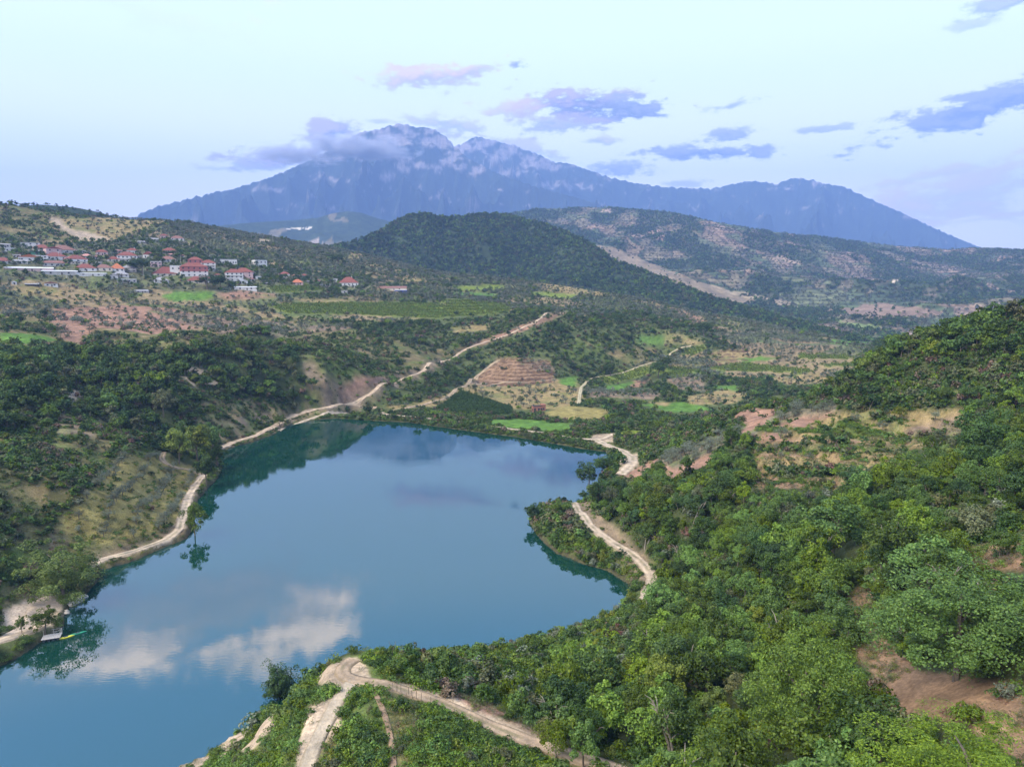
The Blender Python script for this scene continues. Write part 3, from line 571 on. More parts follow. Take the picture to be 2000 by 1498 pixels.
LEAF = {
 'deep': leaf_material('deep_green_leaves', (.020, .044, .007), (.036, .074, .010), (.066, .118, .015)),
 'mid': leaf_material('mid_green_leaves', (.038, .070, .008), (.068, .116, .012), (.120, .178, .020)),
 'bright': leaf_material('bright_green_leaves', (.058, .112, .009), (.105, .178, .015), (.170, .250, .025)),
 'yellow': leaf_material('yellow_green_leaves', (.070, .100, .012), (.115, .150, .018), (.175, .212, .030)),
 'olive': leaf_material('grey_green_leaves', (.070, .085, .052), (.115, .135, .085), (.185, .205, .140), .12),
 'dull': leaf_material('dull_green_leaves', (.048, .060, .020), (.085, .096, .034), (.135, .135, .056), .15),
 'rust': leaf_material('rusty_brown_leaves', (.085, .055, .035), (.14, .085, .055), (.20, .13, .09), .15),
}
M_BARK = flat('bark', (.14, .115, .09), .95, .05, .35, 4)
M_BARK_PALE = flat('pale_bark', (.20, .175, .14), .9, .05, .3, 4)

# ------------------------------------------------------------------ ground mesh
def grid_faces(nr, nc):
    i = np.arange((nr - 1) * nc).reshape(nr - 1, nc)[:, :-1].ravel()
    return np.c_[i, i + 1, i + nc + 1, i + nc]
def add_albedo(me, A):
    at = me.attributes.new('albedo', 'FLOAT_COLOR', 'POINT'); c = np.ones((len(A), 4), np.float32); c[:, :3] = A; at.data.foreach_set('color', c.ravel())
me = mesh_np('ground', np.c_[GX.ravel(), GY.ravel(), Z.ravel()], grid_faces(nR, nT), [M_GROUND], smooth=True)
add_albedo(me, ALBv.reshape(-1, 3)); tag(link('ground', me), 'scrubby valley ground of soil, dry grass and fields round the lake', kind='structure')

# ------------------------------------------------------------------ lake
def lake_material():
    m, nt, N, L = newmat('lake_water')
    o = N.new('ShaderNodeOutputMaterial'); d = N.new('ShaderNodeBsdfDiffuse'); g = N.new('ShaderNodeBsdfGlossy'); mx = N.new('ShaderNodeMixShader'); fr = N.new('ShaderNodeFresnel')
    d.inputs[0].default_value = (.004, .032, .022, 1); g.inputs['Roughness'].default_value = .02; g.inputs[0].default_value = (.74, .885, 1, 1); fr.inputs[0].default_value = 2.35
    geo = N.new('ShaderNodeNewGeometry'); mp = N.new('ShaderNodeMapping'); mp.inputs['Scale'].default_value = (.5, 1.2, 1); L.new(geo.outputs['Position'], mp.inputs[0])
    n1 = noise_node(nt, 1.1, 3, .5, mp.outputs[0]); n2 = noise_node(nt, .05, 2, .5, mp.outputs[0])
    b = N.new('ShaderNodeBump'); b.inputs['Strength'].default_value = .020; b.inputs['Distance'].default_value = .2; L.new(n1.outputs[0], b.inputs['Height'])
    mrp = N.new('ShaderNodeMapRange'); mrp.inputs[1].default_value = .4; mrp.inputs[2].default_value = .65; mrp.inputs[3].default_value = .008; mrp.inputs[4].default_value = .034; L.new(n2.outputs[0], mrp.inputs[0]); L.new(mrp.outputs[0], b.inputs['Strength']); L.new(b.outputs[0], g.inputs['Normal'])
    L.new(fr.outputs[0], mx.inputs[0]); L.new(d.outputs[0], mx.inputs[1]); L.new(g.outputs[0], mx.inputs[2]); L.new(mx.outputs[0], o.inputs[0])
    return m
def offset_poly(Pg, d):
    a = np.roll(Pg, 1, 0); b = np.roll(Pg, -1, 0); t = b - a; t /= np.linalg.norm(t, axis=1)[:, None] + 1e-9
    area = np.sum(Pg[:, 0] * np.roll(Pg[:, 1], -1) - np.roll(Pg[:, 0], -1) * Pg[:, 1])
    n = np.c_[t[:, 1], -t[:, 0]] * (1 if area > 0 else -1)
    return Pg + n * d
bm = bmesh.new(); vs = [bm.verts.new((x, y, 0)) for x, y in offset_poly(LAKE, 1.2)]; f = bm.faces.new(vs); f.normal_update()
if f.normal.z < 0: f.normal_flip()
bmesh.ops.triangulate(bm, faces=[f]); me = bpy.data.meshes.new('lake'); bm.to_mesh(me); bm.free(); me.materials.append(lake_material())
tag(link('lake', me), 'calm blue green reservoir mirroring the clouds', kind='structure')

# ------------------------------------------------------------------ dirt tracks, draped on the ground
M_TRACK = ground_material('track_dirt', 3.0, .4, .5, (.78, 1.2))
TRACKS = []
def track(pts, width, col, label, ruts=True, name='dirt_track'):
    Pw = hits(pts); mean_r = np.hypot(Pw[:, 0], Pw[:, 1]).mean(); q = resample(Pw, max(.7, mean_r / 350)); n = len(q)
    t = np.gradient(q, axis=0); t /= np.linalg.norm(t, axis=1)[:, None] + 1e-9; nrm = np.c_[-t[:, 1], t[:, 0]]
    s0 = np.r_[0, np.cumsum(np.hypot(*np.diff(q, axis=0).T))]; us = np.array([-1, -.8, -.55, -.35, -.12, .12, .35, .55, .8, 1.0]); k = len(us)
    s = s0
    wl = width / 2 * (1 + .22 * fbm(s / 14, s * 0 + .5, 3, 81)); V = np.zeros((n, k, 3)); A = np.zeros((n, k, 3))
    for j, u in enumerate(us):
        e = u * wl + (0.18 * width * fbm(s / 6, s * 0 + u * 9, 2, 85) if abs(u) > .9 else 0)
        x = q[:, 0] + nrm[:, 0] * e; y = q[:, 1] + nrm[:, 1] * e; lift = .10 + mean_r * .0006 - (.25 if abs(u) > .9 else 0)
        V[:, j] = np.c_[x, y, bil(Z, x, y) + lift]
        c = np.array(col) * (1 + .15 * fbm(x / 2.5, y / 2.5, 3, 88))[:, None]
        if ruts and abs(u) < .2: g = sstep(-.3, .3, fbm(x / 4, y / 4, 2, 90))[:, None] * .55; c = c * (1 - g) + np.array((.12, .12, .055)) * g
        if abs(u) in (.55, .35) and ruts: c = c * 1.12
        if abs(u) >= .8: c = c * .8 * (1 - .3) + np.array((.2, .16, .09)) * .3
        A[:, j] = c
    me = mesh_np(name, V.reshape(-1, 3), grid_faces(n, k), [M_TRACK], smooth=True); add_albedo(me, np.clip(A.reshape(-1, 3), .01, .8))
    o = tag(link(name, me), label, kind='structure'); TRACKS.append((q, width)); return o
for a, k in TRACK_DEFS: track(*a, **k)

# ------------------------------------------------------------------ layered hills and the mountain behind the valley
def layer(name, crest, foot, back, ncol, nf, nb, prof, amp, colour, label, seed, window=None, extra=None):
    ca = np.array([(ray(px, py)[0], d, CAMZ + d * ray(px, py)[1]) for px, py, d in crest]); fa = np.array([(math.atan((px - CX) / F), d, z) for px, d, z in foot])
    th = np.linspace(ca[0, 0], ca[-1, 0], ncol)
    rc = np.interp(th, ca[:, 0], ca[:, 1]); zc = np.interp(th, ca[:, 0], ca[:, 2]); rf = np.interp(th, fa[:, 0], fa[:, 1]); zf = np.interp(th, fa[:, 0], fa[:, 2])
    ker = np.hanning(max(3, ncol // 60 * 2 + 1)); ker /= ker.sum()
    rc = np.convolve(np.pad(rc, len(ker) // 2, mode='edge'), ker, 'valid')
    t = np.r_[np.linspace(0, 1, nf), 1 + np.linspace(0, 1, nb + 1)[1:]]
    T, THm = np.meshgrid(t, th, indexing='ij')
    front = np.clip(T, 0, 1); bk = np.clip(T - 1, 0, 1)
    rr = rf + (rc - rf) * front + bk * back[0]
    x = rr * np.sin(THm); y = rr * np.cos(THm)
    z = zf + (zc - zf) * prof(front) - back[1] * bk ** 1.2
    w = np.where(T <= 1, np.sin(np.pi * np.clip(front, 0, 1) ** 1.1) ** .8, 0) if window is None else window(T)
    z = z + w * amp(x, y, T) + (extra(x, y, T, THm) if extra else 0)
    px, py = proj(x, y, z)
    Af = colour(x, y, z, T, px, py)
    me = mesh_np(name, np.c_[x.ravel(), y.ravel(), z.ravel()], grid_faces(len(t), ncol), [M_HILL], smooth=True)
    add_albedo(me, np.clip(Af.reshape(-1, 3), .004, .8)); tag(link(name, me), label, kind='structure')
    return dict(x=x, y=y, z=z, px=px, py=py, T=T)
fg = np.array((.035, .05, .024))
def col_forest(x, y, z, T, px, py): return np.ones(x.shape + (1,)) * fg * (1 + .3 * fbm(x / 60, y / 60, 3, 5))[..., None]
crestB = [(560, 492, 1700), (640, 484, 1750), (700, 471, 1800), (740, 452, 1850), (775, 432, 1900), (800, 421, 1900), (825, 417, 1900), (850, 422, 1900), (870, 427, 1920), (910, 423, 1950), (940, 418, 1980), (980, 420, 2000), (1010, 426, 2000), (1050, 436, 1950),
          (1090, 447, 1900), (1130, 465, 1850), (1165, 484, 1800), (1200, 510, 1750), (1250, 528, 1720), (1300, 546, 1680), (1350, 566, 1640), (1400, 584, 1600), (1450, 600, 1560), (1500, 614, 1520), (1560, 630, 1480), (1620, 646, 1440), (1680, 660, 1400), (1740, 668, 1380)]
footB = [(500, 1420, 60), (700, 1400, 60), (900, 1350, 50), (1100, 1300, 30), (1300, 1200, 0), (1500, 1120, -15), (1760, 1050, -15)]
def dryfield(x, y, px, py, A, polys):
    jx = px + 8 * fbm(x / 60, y / 60, 3, 7); jy = py + 4 * fbm(x / 60 + 9, y / 60, 3, 8)
    for c, poly in polys: A = np.where(inpoly(jx, jy, poly)[..., None], np.array(c) * (1 + .2 * fbm(x / 30, y / 30, 3, 9))[..., None], A)
    return A
LB = layer('wooded_hill', crestB, footB, (500, 160), 360, 110, 14, lambda t: .55 * t + .45 * t * t, lambda x, y, T: 38 * ridged(x / 260, y / 380, 4, 101) - 12, col_forest, 'dark green wooded hill in front of the mountain', 1)
# far cultivated slope
crestC = [(940, 424, 3600), (980, 420, 3700), (1030, 412, 3800), (1060, 408, 3900), (1100, 408, 3900), (1140, 406, 3900), (1190, 406, 3900), (1240, 410, 3800), (1300, 414, 3700), (1330, 420, 3600), (1380, 431, 3500), (1430, 440, 3500), (1500, 452, 3600), (1560, 459, 3700), (1600, 463, 3800), (1700, 475, 4000), (1760, 482, 4000), (1800, 484, 4000), (1850, 488, 4000), (1900, 485, 4000), (1950, 487, 3900), (2000, 490, 3800), (2300, 495, 3600)]
footC = [(900, 2100, 150), (1100, 2050, 95), (1300, 1850, 25), (1500, 1650, -10), (1700, 1500, -15), (1900, 1450, -15), (2350, 1450, -10)]
def dens_c(x, y): return sstep(-.2, .3, fbm(x / 210, y / 300, 5, 111, .62))
def col_c(x, y, z, T, px, py):
    cid, cb = cells(x / 75 + .9 * fbm(x / 140, y / 140, 3, 4), y / 120 + .6 * fbm(x / 110, y / 110, 2, 6), 9)
    pal = np.array([(.17, .13, .085), (.08, .10, .045), (.21, .15, .105), (.11, .12, .06), (.14, .12, .075), (.065, .085, .04)])
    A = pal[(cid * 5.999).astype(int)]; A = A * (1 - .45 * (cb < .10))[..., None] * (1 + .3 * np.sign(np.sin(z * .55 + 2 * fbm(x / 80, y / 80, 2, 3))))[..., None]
    d = dens_c(x, y)[..., None]; A = A * (1 - .7 * d) + np.array((.045, .06, .028)) * .7 * d
    return dryfield(x, y, px, py, A, [((.20, .155, .10), [(1150, 485), (1190, 480), (1260, 510), (1350, 545), (1440, 572), (1480, 590), (1440, 596), (1330, 560), (1240, 525)]), ((.25, .2, .13), [(1390, 560), (1450, 570), (1540, 590), (1560, 600), (1480, 592)]), ((.27, .18, .13), [(1255, 450), (1290, 450), (1300, 470), (1270, 462)]),
        ((.20, .14, .10), [(1640, 600), (1730, 592), (1840, 608), (1830, 618), (1700, 622), (1650, 615)]), ((.16, .2, .07), [(1640, 625), (1680, 632), (1720, 640), (1690, 645), (1640, 635)]), ((.3, .22, .15), [(1500, 505), (1530, 500), (1570, 516), (1530, 515)]), ((.4, .33, .26), [(1735, 548), (1762, 543), (1745, 552)]), ((.30, .22, .17), [(1170, 410), (1200, 410), (1195, 417), (1172, 416)]), ((.28, .21, .14), [(1560, 600), (1640, 605), (1650, 620), (1560, 612)])])
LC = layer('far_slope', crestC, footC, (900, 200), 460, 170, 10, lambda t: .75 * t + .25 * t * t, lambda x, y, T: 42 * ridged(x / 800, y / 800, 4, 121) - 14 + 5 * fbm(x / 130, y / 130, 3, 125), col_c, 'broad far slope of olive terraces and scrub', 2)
crestA2 = [(-200, 380, 1700), (0, 402, 1650), (40, 402, 1650), (80, 400, 1650), (120, 403, 1650), (150, 406, 1650), (190, 414, 1650), (215, 421, 1650), (240, 429, 1650), (280, 440, 1650), (330, 455, 1650)]
LA = layer('scrub_ridge', crestA2, [(-300, 1250, 100), (400, 1350, 100)], (300, 90), 120, 30, 8, lambda t: t, lambda x, y, T: 0 * x, col_forest, 'dark scrubby ridge behind the village hill', 3)
crestD = [(380, 452, 5200), (430, 441, 5200), (480, 436, 5300), (530, 433, 5400), (580, 430, 5500), (620, 426, 5500), (650, 417, 5500), (680, 413, 5500), (705, 416, 5500), (735, 426, 5500), (770, 436, 5500), (830, 442, 5400), (900, 446, 5300)]
def col_d(x, y, z, T, px, py):
    A = col_forest(x, y, z, T, px, py); A = np.where((fbm(x / 300, y / 300, 3, 9) > .45)[..., None], np.array((.14, .12, .07)), A)
    return dryfield(x, y, px, py, A, [((.55, .48, .38), [(560, 446), (612, 446), (606, 450), (562, 449)]), ((.3, .24, .2), [(600, 470), (630, 470), (620, 478), (600, 478)])])
LD = layer('blue_hill', crestD, [(300, 3600, 120), (1000, 3600, 120)], (900, 260), 200, 60, 8, lambda t: .7 * t + .3 * t * t, lambda x, y, T: 50 * ridged(x / 700, y / 700, 4, 131) - 20, col_d, 'bluish low hill at the foot of the mountain', 4)
# mountain: rear crags and front massif
def rock_col(thr):
    def f(x, y, z, T, px, py):
        gz = np.gradient(z, axis=1); g2 = np.abs(gz) / (np.abs(gz).mean() + 1e-6)
        n = fbm(x / 330, z / 210 + y / 1500, 5, 141, .62) + .06 * (g2 - 1) + .4 * fbm(x / 85, z / 60, 3, 149)
        k = .85 * sstep(.12, .62, n + (z - thr) / 1000.0)[..., None]
        return np.array((.024, .034, .020)) * (1 + .3 * fbm(x / 150, y / 150, 3, 144))[..., None] * (1 - k) + np.array((.265, .22, .215)) * k
    return f
mwin = lambda T: np.where(T <= 1, np.clip(1 - np.abs(2 * T - 1) ** 3, 0, 1), np.clip(1.3 - T, 0, 1))
crestE2 = [(820, 300, 11500), (870, 285, 11500), (900, 284, 11500), (915, 273, 11500), (930, 267, 11500), (945, 271, 11500), (960, 273, 11500), (985, 281, 11500), (1005, 284, 11500), (1020, 292, 11500), (1045, 299, 11500), (1065, 309, 11500), (1085, 318, 11500), (1110, 319, 11500), (1130, 326, 11500), (1160, 336, 11500), (1190, 347, 11500), (1240, 358, 11600), (1300, 366, 11800), (1350, 368, 12000), (1390, 369, 12000), (1430, 360, 12000),
           (1465, 354, 12000), (1490, 356, 12000), (1520, 360, 12000), (1535, 352, 12000), (1550, 348, 12000), (1570, 350, 12000), (1590, 353, 12000), (1615, 360, 12000), (1645, 364, 12000), (1680, 380, 12000), (1720, 398, 12000), (1770, 420, 12000), (1830, 448, 12000), (1880, 470, 12000), (1925, 487, 12000), (2000, 512, 12000), (2100, 545, 12000)]
jag = lambda x, y, T, th: np.clip(1 - np.abs(T - 1) * 4, 0, 1) * 22 * fbm(th * 160, T * 3, 4, 155)
LE2 = layer('rear_mountain', crestE2, [(700, 8500, 250), (1400, 8300, 150), (2200, 8300, 0)], (2500, 1500), 560, 150, 8, lambda t: .35 * t + .65 * t ** 1.9, lambda x, y, T: 420 * ridged(x / 1150 + y / 2600, y / 1250 - x / 3000, 6, 151, .6) - 130, rock_col(1900), 'pale crags and long blue shoulder of the far mountain', 5, mwin, jag)
crestE1 = [(170, 452, 9000), (215, 440, 9000), (255, 428, 9100), (300, 406, 9200), (340, 396, 9300), (380, 386, 9400), (420, 376, 9500), (450, 371, 9600), (480, 362, 9700), (520, 350, 9800), (550, 337, 9900), (580, 325, 10000), (620, 306, 10000), (650, 292, 10000), (672, 280, 10000), (690, 266, 10000), (705, 259, 10000), (725, 256, 10000), (745, 251, 10000), (762, 246, 10000), (780, 242, 10000), (795, 244, 10000), (808, 249, 10000), (825, 249, 10000), (842, 251, 10000), (858, 259, 10000),
           (875, 272, 9950), (890, 288, 9900), (905, 303, 9800), (930, 318, 9700), (960, 334, 9600), (1000, 350, 9500), (1050, 366, 9400), (1100, 380, 9300), (1160, 396, 9200), (1220, 412, 9100), (1300, 430, 9000)]
LE1 = layer('front_mountain', crestE1, [(100, 6800, 150), (700, 6900, 180), (1350, 6900, 150)], (2500, 1500), 560, 190, 8, lambda t: .35 * t + .65 * t ** 1.9, lambda x, y, T: 480 * ridged(x / 1050 - y / 2400, y / 1150 + x / 3000, 6, 161, .6) - 155, rock_col(1750), 'rocky grey and forested main peak of the blue mountain', 6, mwin, jag)

# ------------------------------------------------------------------ plants: leaf clump meshes
def leaves(cent, outw, size, rng, up=.45, rnd=.7, aspect=.62):
    n = len(cent); nr = outw + np.array((0, 0, up)) + rng.normal(0, rnd, (n, 3)); nr /= np.linalg.norm(nr, axis=1)[:, None] + 1e-9
    a = np.cross(nr, rng.normal(0, 1, (n, 3))); a /= np.linalg.norm(a, axis=1)[:, None] + 1e-9; b = np.cross(nr, a)
    s = (size * rng.uniform(.6, 1.35, n))[:, None]
    v0 = cent - a * s; v1 = cent + b * s * aspect - a * s * .1 - nr * s * .12; v2 = cent + a * s * 1.0 - nr * s * .25; v3 = cent - b * s * aspect - a * s * .1 - nr * s * .12
    V = np.stack([v0, v1, v2, v3], 1).reshape(-1, 3); Fc = np.arange(4 * n).reshape(n, 4)
    return V, Fc
def crown_pts(rng, n_cl, n_leaf, rx, rz, cz, clr=.34, low=-.75, flat_=1.0, lumps=.28):
    cs = []; 
    while len(cs) < n_cl:
        d = rng.normal(0, 1, 3); d /= np.linalg.norm(d)
        if d[2] < low: continue
        rr = rng.uniform(.35, 1.08) * (1 + lumps * math.sin(3 * math.atan2(d[1], d[0]) + rng.uniform(0, .8)) * .6)
        cs.append(d * rr)
    cs = np.array(cs); k = rng.integers(0, n_cl, n_leaf); cr = clr * rng.uniform(.45, 1.4, n_cl)
    o = rng.normal(0, 1, (n_leaf, 3)); o /= np.linalg.norm(o, axis=1)[:, None]; o[:, 2] = np.where(rng.random(n_leaf) < .7, np.abs(o[:, 2]), o[:, 2])
    c = cs[k] + o * (cr[k] * rng.uniform(.55, 1.05, n_leaf) ** .6)[:, None]
    outw = o * .75 + cs[k] * .6
    return c * np.array((rx, rx, rz)) + np.array((0, 0, cz)), outw
def trunk_mb(rng, h, r0, ch, rx, n_limb=4, stems=1, mi=0):
    b = MB()
    for s_ in range(stems):
        off = Vector((rng.uniform(-.3, .3), rng.uniform(-.3, .3), 0)) * (stems > 1); lean = Vector((rng.uniform(-.12, .12), rng.uniform(-.12, .12), 0)) * (1 + 2.2 * (stems > 1))
        pts = [off + lean * h * t ** 1.3 + Vector((0, 0, h * t - .4 * (t == 0))) for t in (0, .3, .6, 1.0)]
        b.tube(pts, [r0, r0 * .8, r0 * .62, r0 * .3], 6, mi)
        for i in range(n_limb):
            t = rng.uniform(.4, .85); p = off + lean * h * t ** 1.3 + Vector((0, 0, h * t)); a = rng.uniform(0, 6.28); q = p + Vector((math.cos(a) * rx * .6, math.sin(a) * rx * .6, ch * rng.uniform(.15, .4)))
            b.tube([p, (p + q) / 2 + Vector((0, 0, .1 * ch)), q], [r0 * .42, r0 * .28, r0 * .1], 5, mi)
    return b
def make_tree(seed, leaf, h=7.0, rx=2.8, rz=2.6, n_cl=34, n_leaf=3000, size=.2, low=-.75, bark=None, stems=1, aspect=.62, clr=.34, r0=None, limbs=4):
    """unit data: (trunk mesh, crown mesh, merged mesh)"""
    rng = np.random.default_rng(seed); bark = bark or M_BARK
    c, o = crown_pts(rng, n_cl, n_leaf, rx, rz, h - rz * .95, clr, low); V, Fc = leaves(c, o, size, rng, aspect=aspect)
    tb = trunk_mb(rng, h * .8, r0 or (h * .022 + .03), rz * 1.2, rx, limbs, stems)
    cm = mesh_np('crown', V, Fc, [leaf])
    tm = tb.mesh('trunk', [bark])
    b2 = bmesh.new(); b2.from_mesh(cm); nf = len(b2.faces); b2.from_mesh(tm); b2.faces.ensure_lookup_table()
    for f in b2.faces[nf:]: f.material_index = 1
    mm = bpy.data.meshes.new('tree'); b2.to_mesh(mm); b2.free(); mm.materials.append(leaf); mm.materials.append(bark)
    return tm, cm, mm
def make_bush(seed, leaf, rx=1.0, rz=.9, n_cl=14, n_leaf=420, size=.13, name='shrub', stretch=0.0, aspect=.62):
    rng = np.random.default_rng(seed); c, o = crown_pts(rng, n_cl, n_leaf, rx, rz, rz * .55, .42, -.35); c[:, 2] = np.abs(c[:, 2]); V, Fc = leaves(c, o, size, rng, aspect=aspect)
    return mesh_np(name, V, Fc, [leaf])
# near / middle / far levels, all 1:1 metres (scaled per plant)
NEAR_T = []    # (colour words, trunk, crown, merged)
for i, (lf, words, kw) in enumerate([('deep', 'deep green', {}), ('deep', 'deep green', dict(h=6.2, rx=3.1, rz=2.3)), ('mid', 'mid green', {}), ('mid', 'mid green', dict(h=7.6, rx=2.6, rz=3.1, stems=2, bark=M_BARK_PALE, limbs=7)), ('mid', 'mid green', dict(h=6.0, rx=3.0, rz=2.2)), ('bright', 'bright green', dict(h=6.5, rx=2.9, rz=2.4, bark=M_BARK_PALE, limbs=7)),
                                     ('bright', 'bright green', dict(h=6.8, rx=2.4, rz=2.7, size=.18, n_leaf=3400)), ('yellow', 'yellowish green', dict(h=6.4, rx=2.5, rz=2.6)), ('dull', 'dull green', dict(h=6.0, rx=2.7, rz=2.4))]):
    k = dict(n_cl=34, n_leaf=4600, size=.15, clr=.31); k.update(kw); NEAR_T.append((words,) + make_tree(100 + i, LEAF[lf], **k))
MID_T = []
for i, lf in enumerate(['deep', 'deep', 'mid', 'mid', 'bright', 'yellow', 'dull']): MID_T.append(make_tree(200 + i, LEAF[lf], h=6.4 + .4 * (i % 3), rx=2.8, rz=2.5, n_cl=20, n_leaf=520, size=.40)[2])
OLIVE_N = [make_tree(300 + i, LEAF['olive'], h=3.6, rx=1.9, rz=1.5, n_cl=22, n_leaf=1500, size=.13, low=-.5, aspect=.35, stems=2, limbs=3, r0=.12) for i in range(3)]
OLIVE_M = [make_tree(320 + i, LEAF['olive' if i < 3 else 'dull'], h=3.7, rx=1.95, rz=1.6, n_cl=14, n_leaf=190, size=.36, low=-.5, aspect=.5, limbs=2, r0=.14)[2] for i in range(4)]
FAR_T = [make_tree(340 + i, LEAF[lf], h=8.0, rx=4.2, rz=3.6, n_cl=10, n_leaf=95, size=1.25, limbs=1)[2] for i, lf in enumerate(['deep', 'mid', 'deep', 'bright', 'dull'])]
FAR_O = [make_tree(350 + i, LEAF[lf], h=5.0, rx=3.0, rz=2.2, n_cl=8, n_leaf=60, size=1.0, limbs=1)[2] for i, lf in enumerate(['olive', 'dull', 'mid'])]
BUSH_N = [(w_, make_bush(400 + i, LEAF[lf], n_leaf=700, size=.11, rz=.8 + .12 * (i % 3))) for i, (lf, w_) in enumerate([('deep', 'dark green'), ('mid', 'mid green'), ('mid', 'mid green'), ('bright', 'bright green'), ('yellow', 'yellow green'), ('dull', 'dull green'), ('rust', 'reddish brown'), ('olive', 'grey green')])]
BUSH_M = [make_bush(420 + i, LEAF[lf], n_leaf=130, size=.24, n_cl=9) for i, lf in enumerate(['deep', 'deep', 'mid', 'mid', 'dull', 'dull', 'rust', 'bright'])]
HERB = [make_bush(440 + i, LEAF[lf], rx=1.0, rz=.55, n_leaf=210, size=.12, n_cl=12, name='herb') for i, lf in enumerate(['bright', 'mid', 'bright', 'yellow', 'mid', 'deep'])]
GRASS = [make_bush(460 + i, LEAF[lf], rx=.8, rz=.4, n_leaf=90, size=.14, n_cl=9, name='tuft', aspect=.18) for i, lf in enumerate(['dull', 'yellow', 'rust', 'dull'])]
MAIZE = [make_bush(480, LEAF['deep'], rx=.7, rz=1.1, n_leaf=60, size=.35, n_cl=8, name='maize', aspect=.25)]
VINE = [make_bush(490 + i, LEAF['yellow' if i else 'bright'], rx=.9, rz=.9, n_leaf=60, size=.3, n_cl=8, name='vine') for i in range(2)]

# ------------------------------------------------------------------ scatter
TT = (Z - CAMZ) / Rg; CM = np.maximum.accumulate(TT, axis=0)
def cover_at(x, y):
    th = np.arctan2(x, y); i = np.clip(np.round(rowf(np.hypot(x, y))).astype(int), 0, nR - 1); j = np.clip(np.round((th - TH[0]) / (TH[1] - TH[0])).astype(int), 0, nT - 1)
    return COV[i, j], i, j
def candidates(r0, r1, dens, rng, tmax=None):
    tmax = tmax or R(51 if r1 <= 460 else 44)
    n = int(dens * tmax * (r1 * r1 - r0 * r0)); th = rng.uniform(-tmax, tmax, n); r = np.sqrt(rng.uniform(r0 * r0, r1 * r1, n)); return r * np.sin(th), r * np.cos(th)
def lattice(x0, x1, y0, y1, sx, sy, ang, jit, rng):
    L_ = max(x1 - x0, y1 - y0) * .75; nx = int(L_ / sx); ny = int(L_ / sy); u, v = np.meshgrid(np.arange(-nx, nx) * sx, np.arange(-ny, ny) * sy); u = u.ravel() + rng.normal(0, jit * sx, u.size); v = v.ravel() + rng.normal(0, jit * sy, v.size)
    c, s = math.cos(ang), math.sin(ang); x = u * c - v * s + (x0 + x1) / 2; y = u * s + v * c + (y0 + y1) / 2
    k = (x > x0) & (x < x1) & (y > y0) & (y < y1) & (np.abs(np.arctan2(x, y)) < R(44)); return x[k], y[k]
def trackclear(x, y, pad):
    keep = np.ones(len(x), bool)
    for q, wd in TRACKS:
        m_ = (x > q[:, 0].min() - 9) & (x < q[:, 0].max() + 9) & (y > q[:, 1].min() - 9) & (y < q[:, 1].max() + 9) & keep
        ix = np.nonzero(m_)[0]
        if len(ix): keep[ix] &= polyline_dist(x[ix], y[ix], q[::2] if len(q) > 60 else q) > wd / 2 + (pad[ix] if np.ndim(pad) else pad)
    return keep
OPENSET = [C[k] for k in ('red', 'pale', 'green', 'maize', 'vine', 'dry', 'terr', 'brown', 'cut', 'sand', 'orchard', 'herb')]
OPEN = [q for nm, q in zones if C[nm] in OPENSET and nm not in ('herb',) and not (nm in ('pale',) and q[0][1] < 480)]
OPEN += [[(-10, 1320), (130, 1210), (205, 1135), (330, 1078), (400, 1000), (440, 920), (520, 870), (650, 830), (900, 850), (1100, 885), (1130, 900), (1110, 960), (1020, 975), (1015, 1040), (1090, 1110), (1200, 1155), (1215, 1180), (1130, 1215), (1000, 1250), (740, 1258), (590, 1300), (520, 1365), (390, 1445), (270, 1500), (-10, 1500)],
         [(700, 1325), (760, 1330), (900, 1365), (1010, 1415), (1120, 1460), (1180, 1500), (1100, 1490), (980, 1445), (860, 1390), (760, 1355)], [(620, 1320), (700, 1280), (740, 1285), (740, 1330), (690, 1345), (640, 1350)], [(1120, 985), (1165, 985), (1270, 1085), (1285, 1150), (1250, 1180), (1200, 1080), (1140, 1025)]]
def blocks_view(x, y, z, h, cv):
    bad = np.zeros(len(x), bool); bx, by = proj(x, y, z); own = [inpoly(bx, by, q) for q in OPEN]
    for f in (.45, .8, 1.05):
        px, py = proj(x, y, z + h * f)
        for q, b in zip(OPEN, own): bad |= inpoly(px, py, q) & ~b
    return bad & ~np.isin(cv, OPENSET)
KEEPOUT = []      # discs (x, y, r) kept free of random plants: houses, hut, jetty, singled-out trees
POOL = {}         # kind -> list of arrays x,y,z,scale,level,bias
def accept(kind, x, y, p, size, rng, hgt, pad=.3, plus=0.0):
    """keep with probability p; drop hidden, in water, on tracks"""
    cv, i, j = cover_at(x, y)
    k = rng.random(len(x)) < p; x, y, size = x[k], y[k], size[k]; cv, i, j = cv[k], i[k], j[k]
    z = bil(Z, x, y); r = np.hypot(x, y); s_ = bil(sdm, x, y)
    k = (s_ > .3) & ((z + hgt * size + 2 - CAMZ) / r >= CM[i, j] - .012)
    x, y, z, size, cv = x[k], y[k], z[k], size[k], cv[k]
    k = trackclear(x, y, pad * size); x, y, z, size, cv = x[k], y[k], z[k], size[k], cv[k]
    if kind in ('tree', 'bush', 'olive'):
        k = ~(blocks_view(x, y, z, hgt * size, cv) & (rng.random(len(x)) < .95) & (np.hypot(x, y) < 900)); x, y, z, size, cv = x[k], y[k], z[k], size[k], cv[k]
    for (kx, ky, kr) in KEEPOUT:
        m_ = np.hypot(x - kx, y - ky) > kr; x, y, z, size, cv = x[m_], y[m_], z[m_], size[m_], cv[m_]
    POOL.setdefault(kind, []).append(np.c_[x, y, z, size, cv])

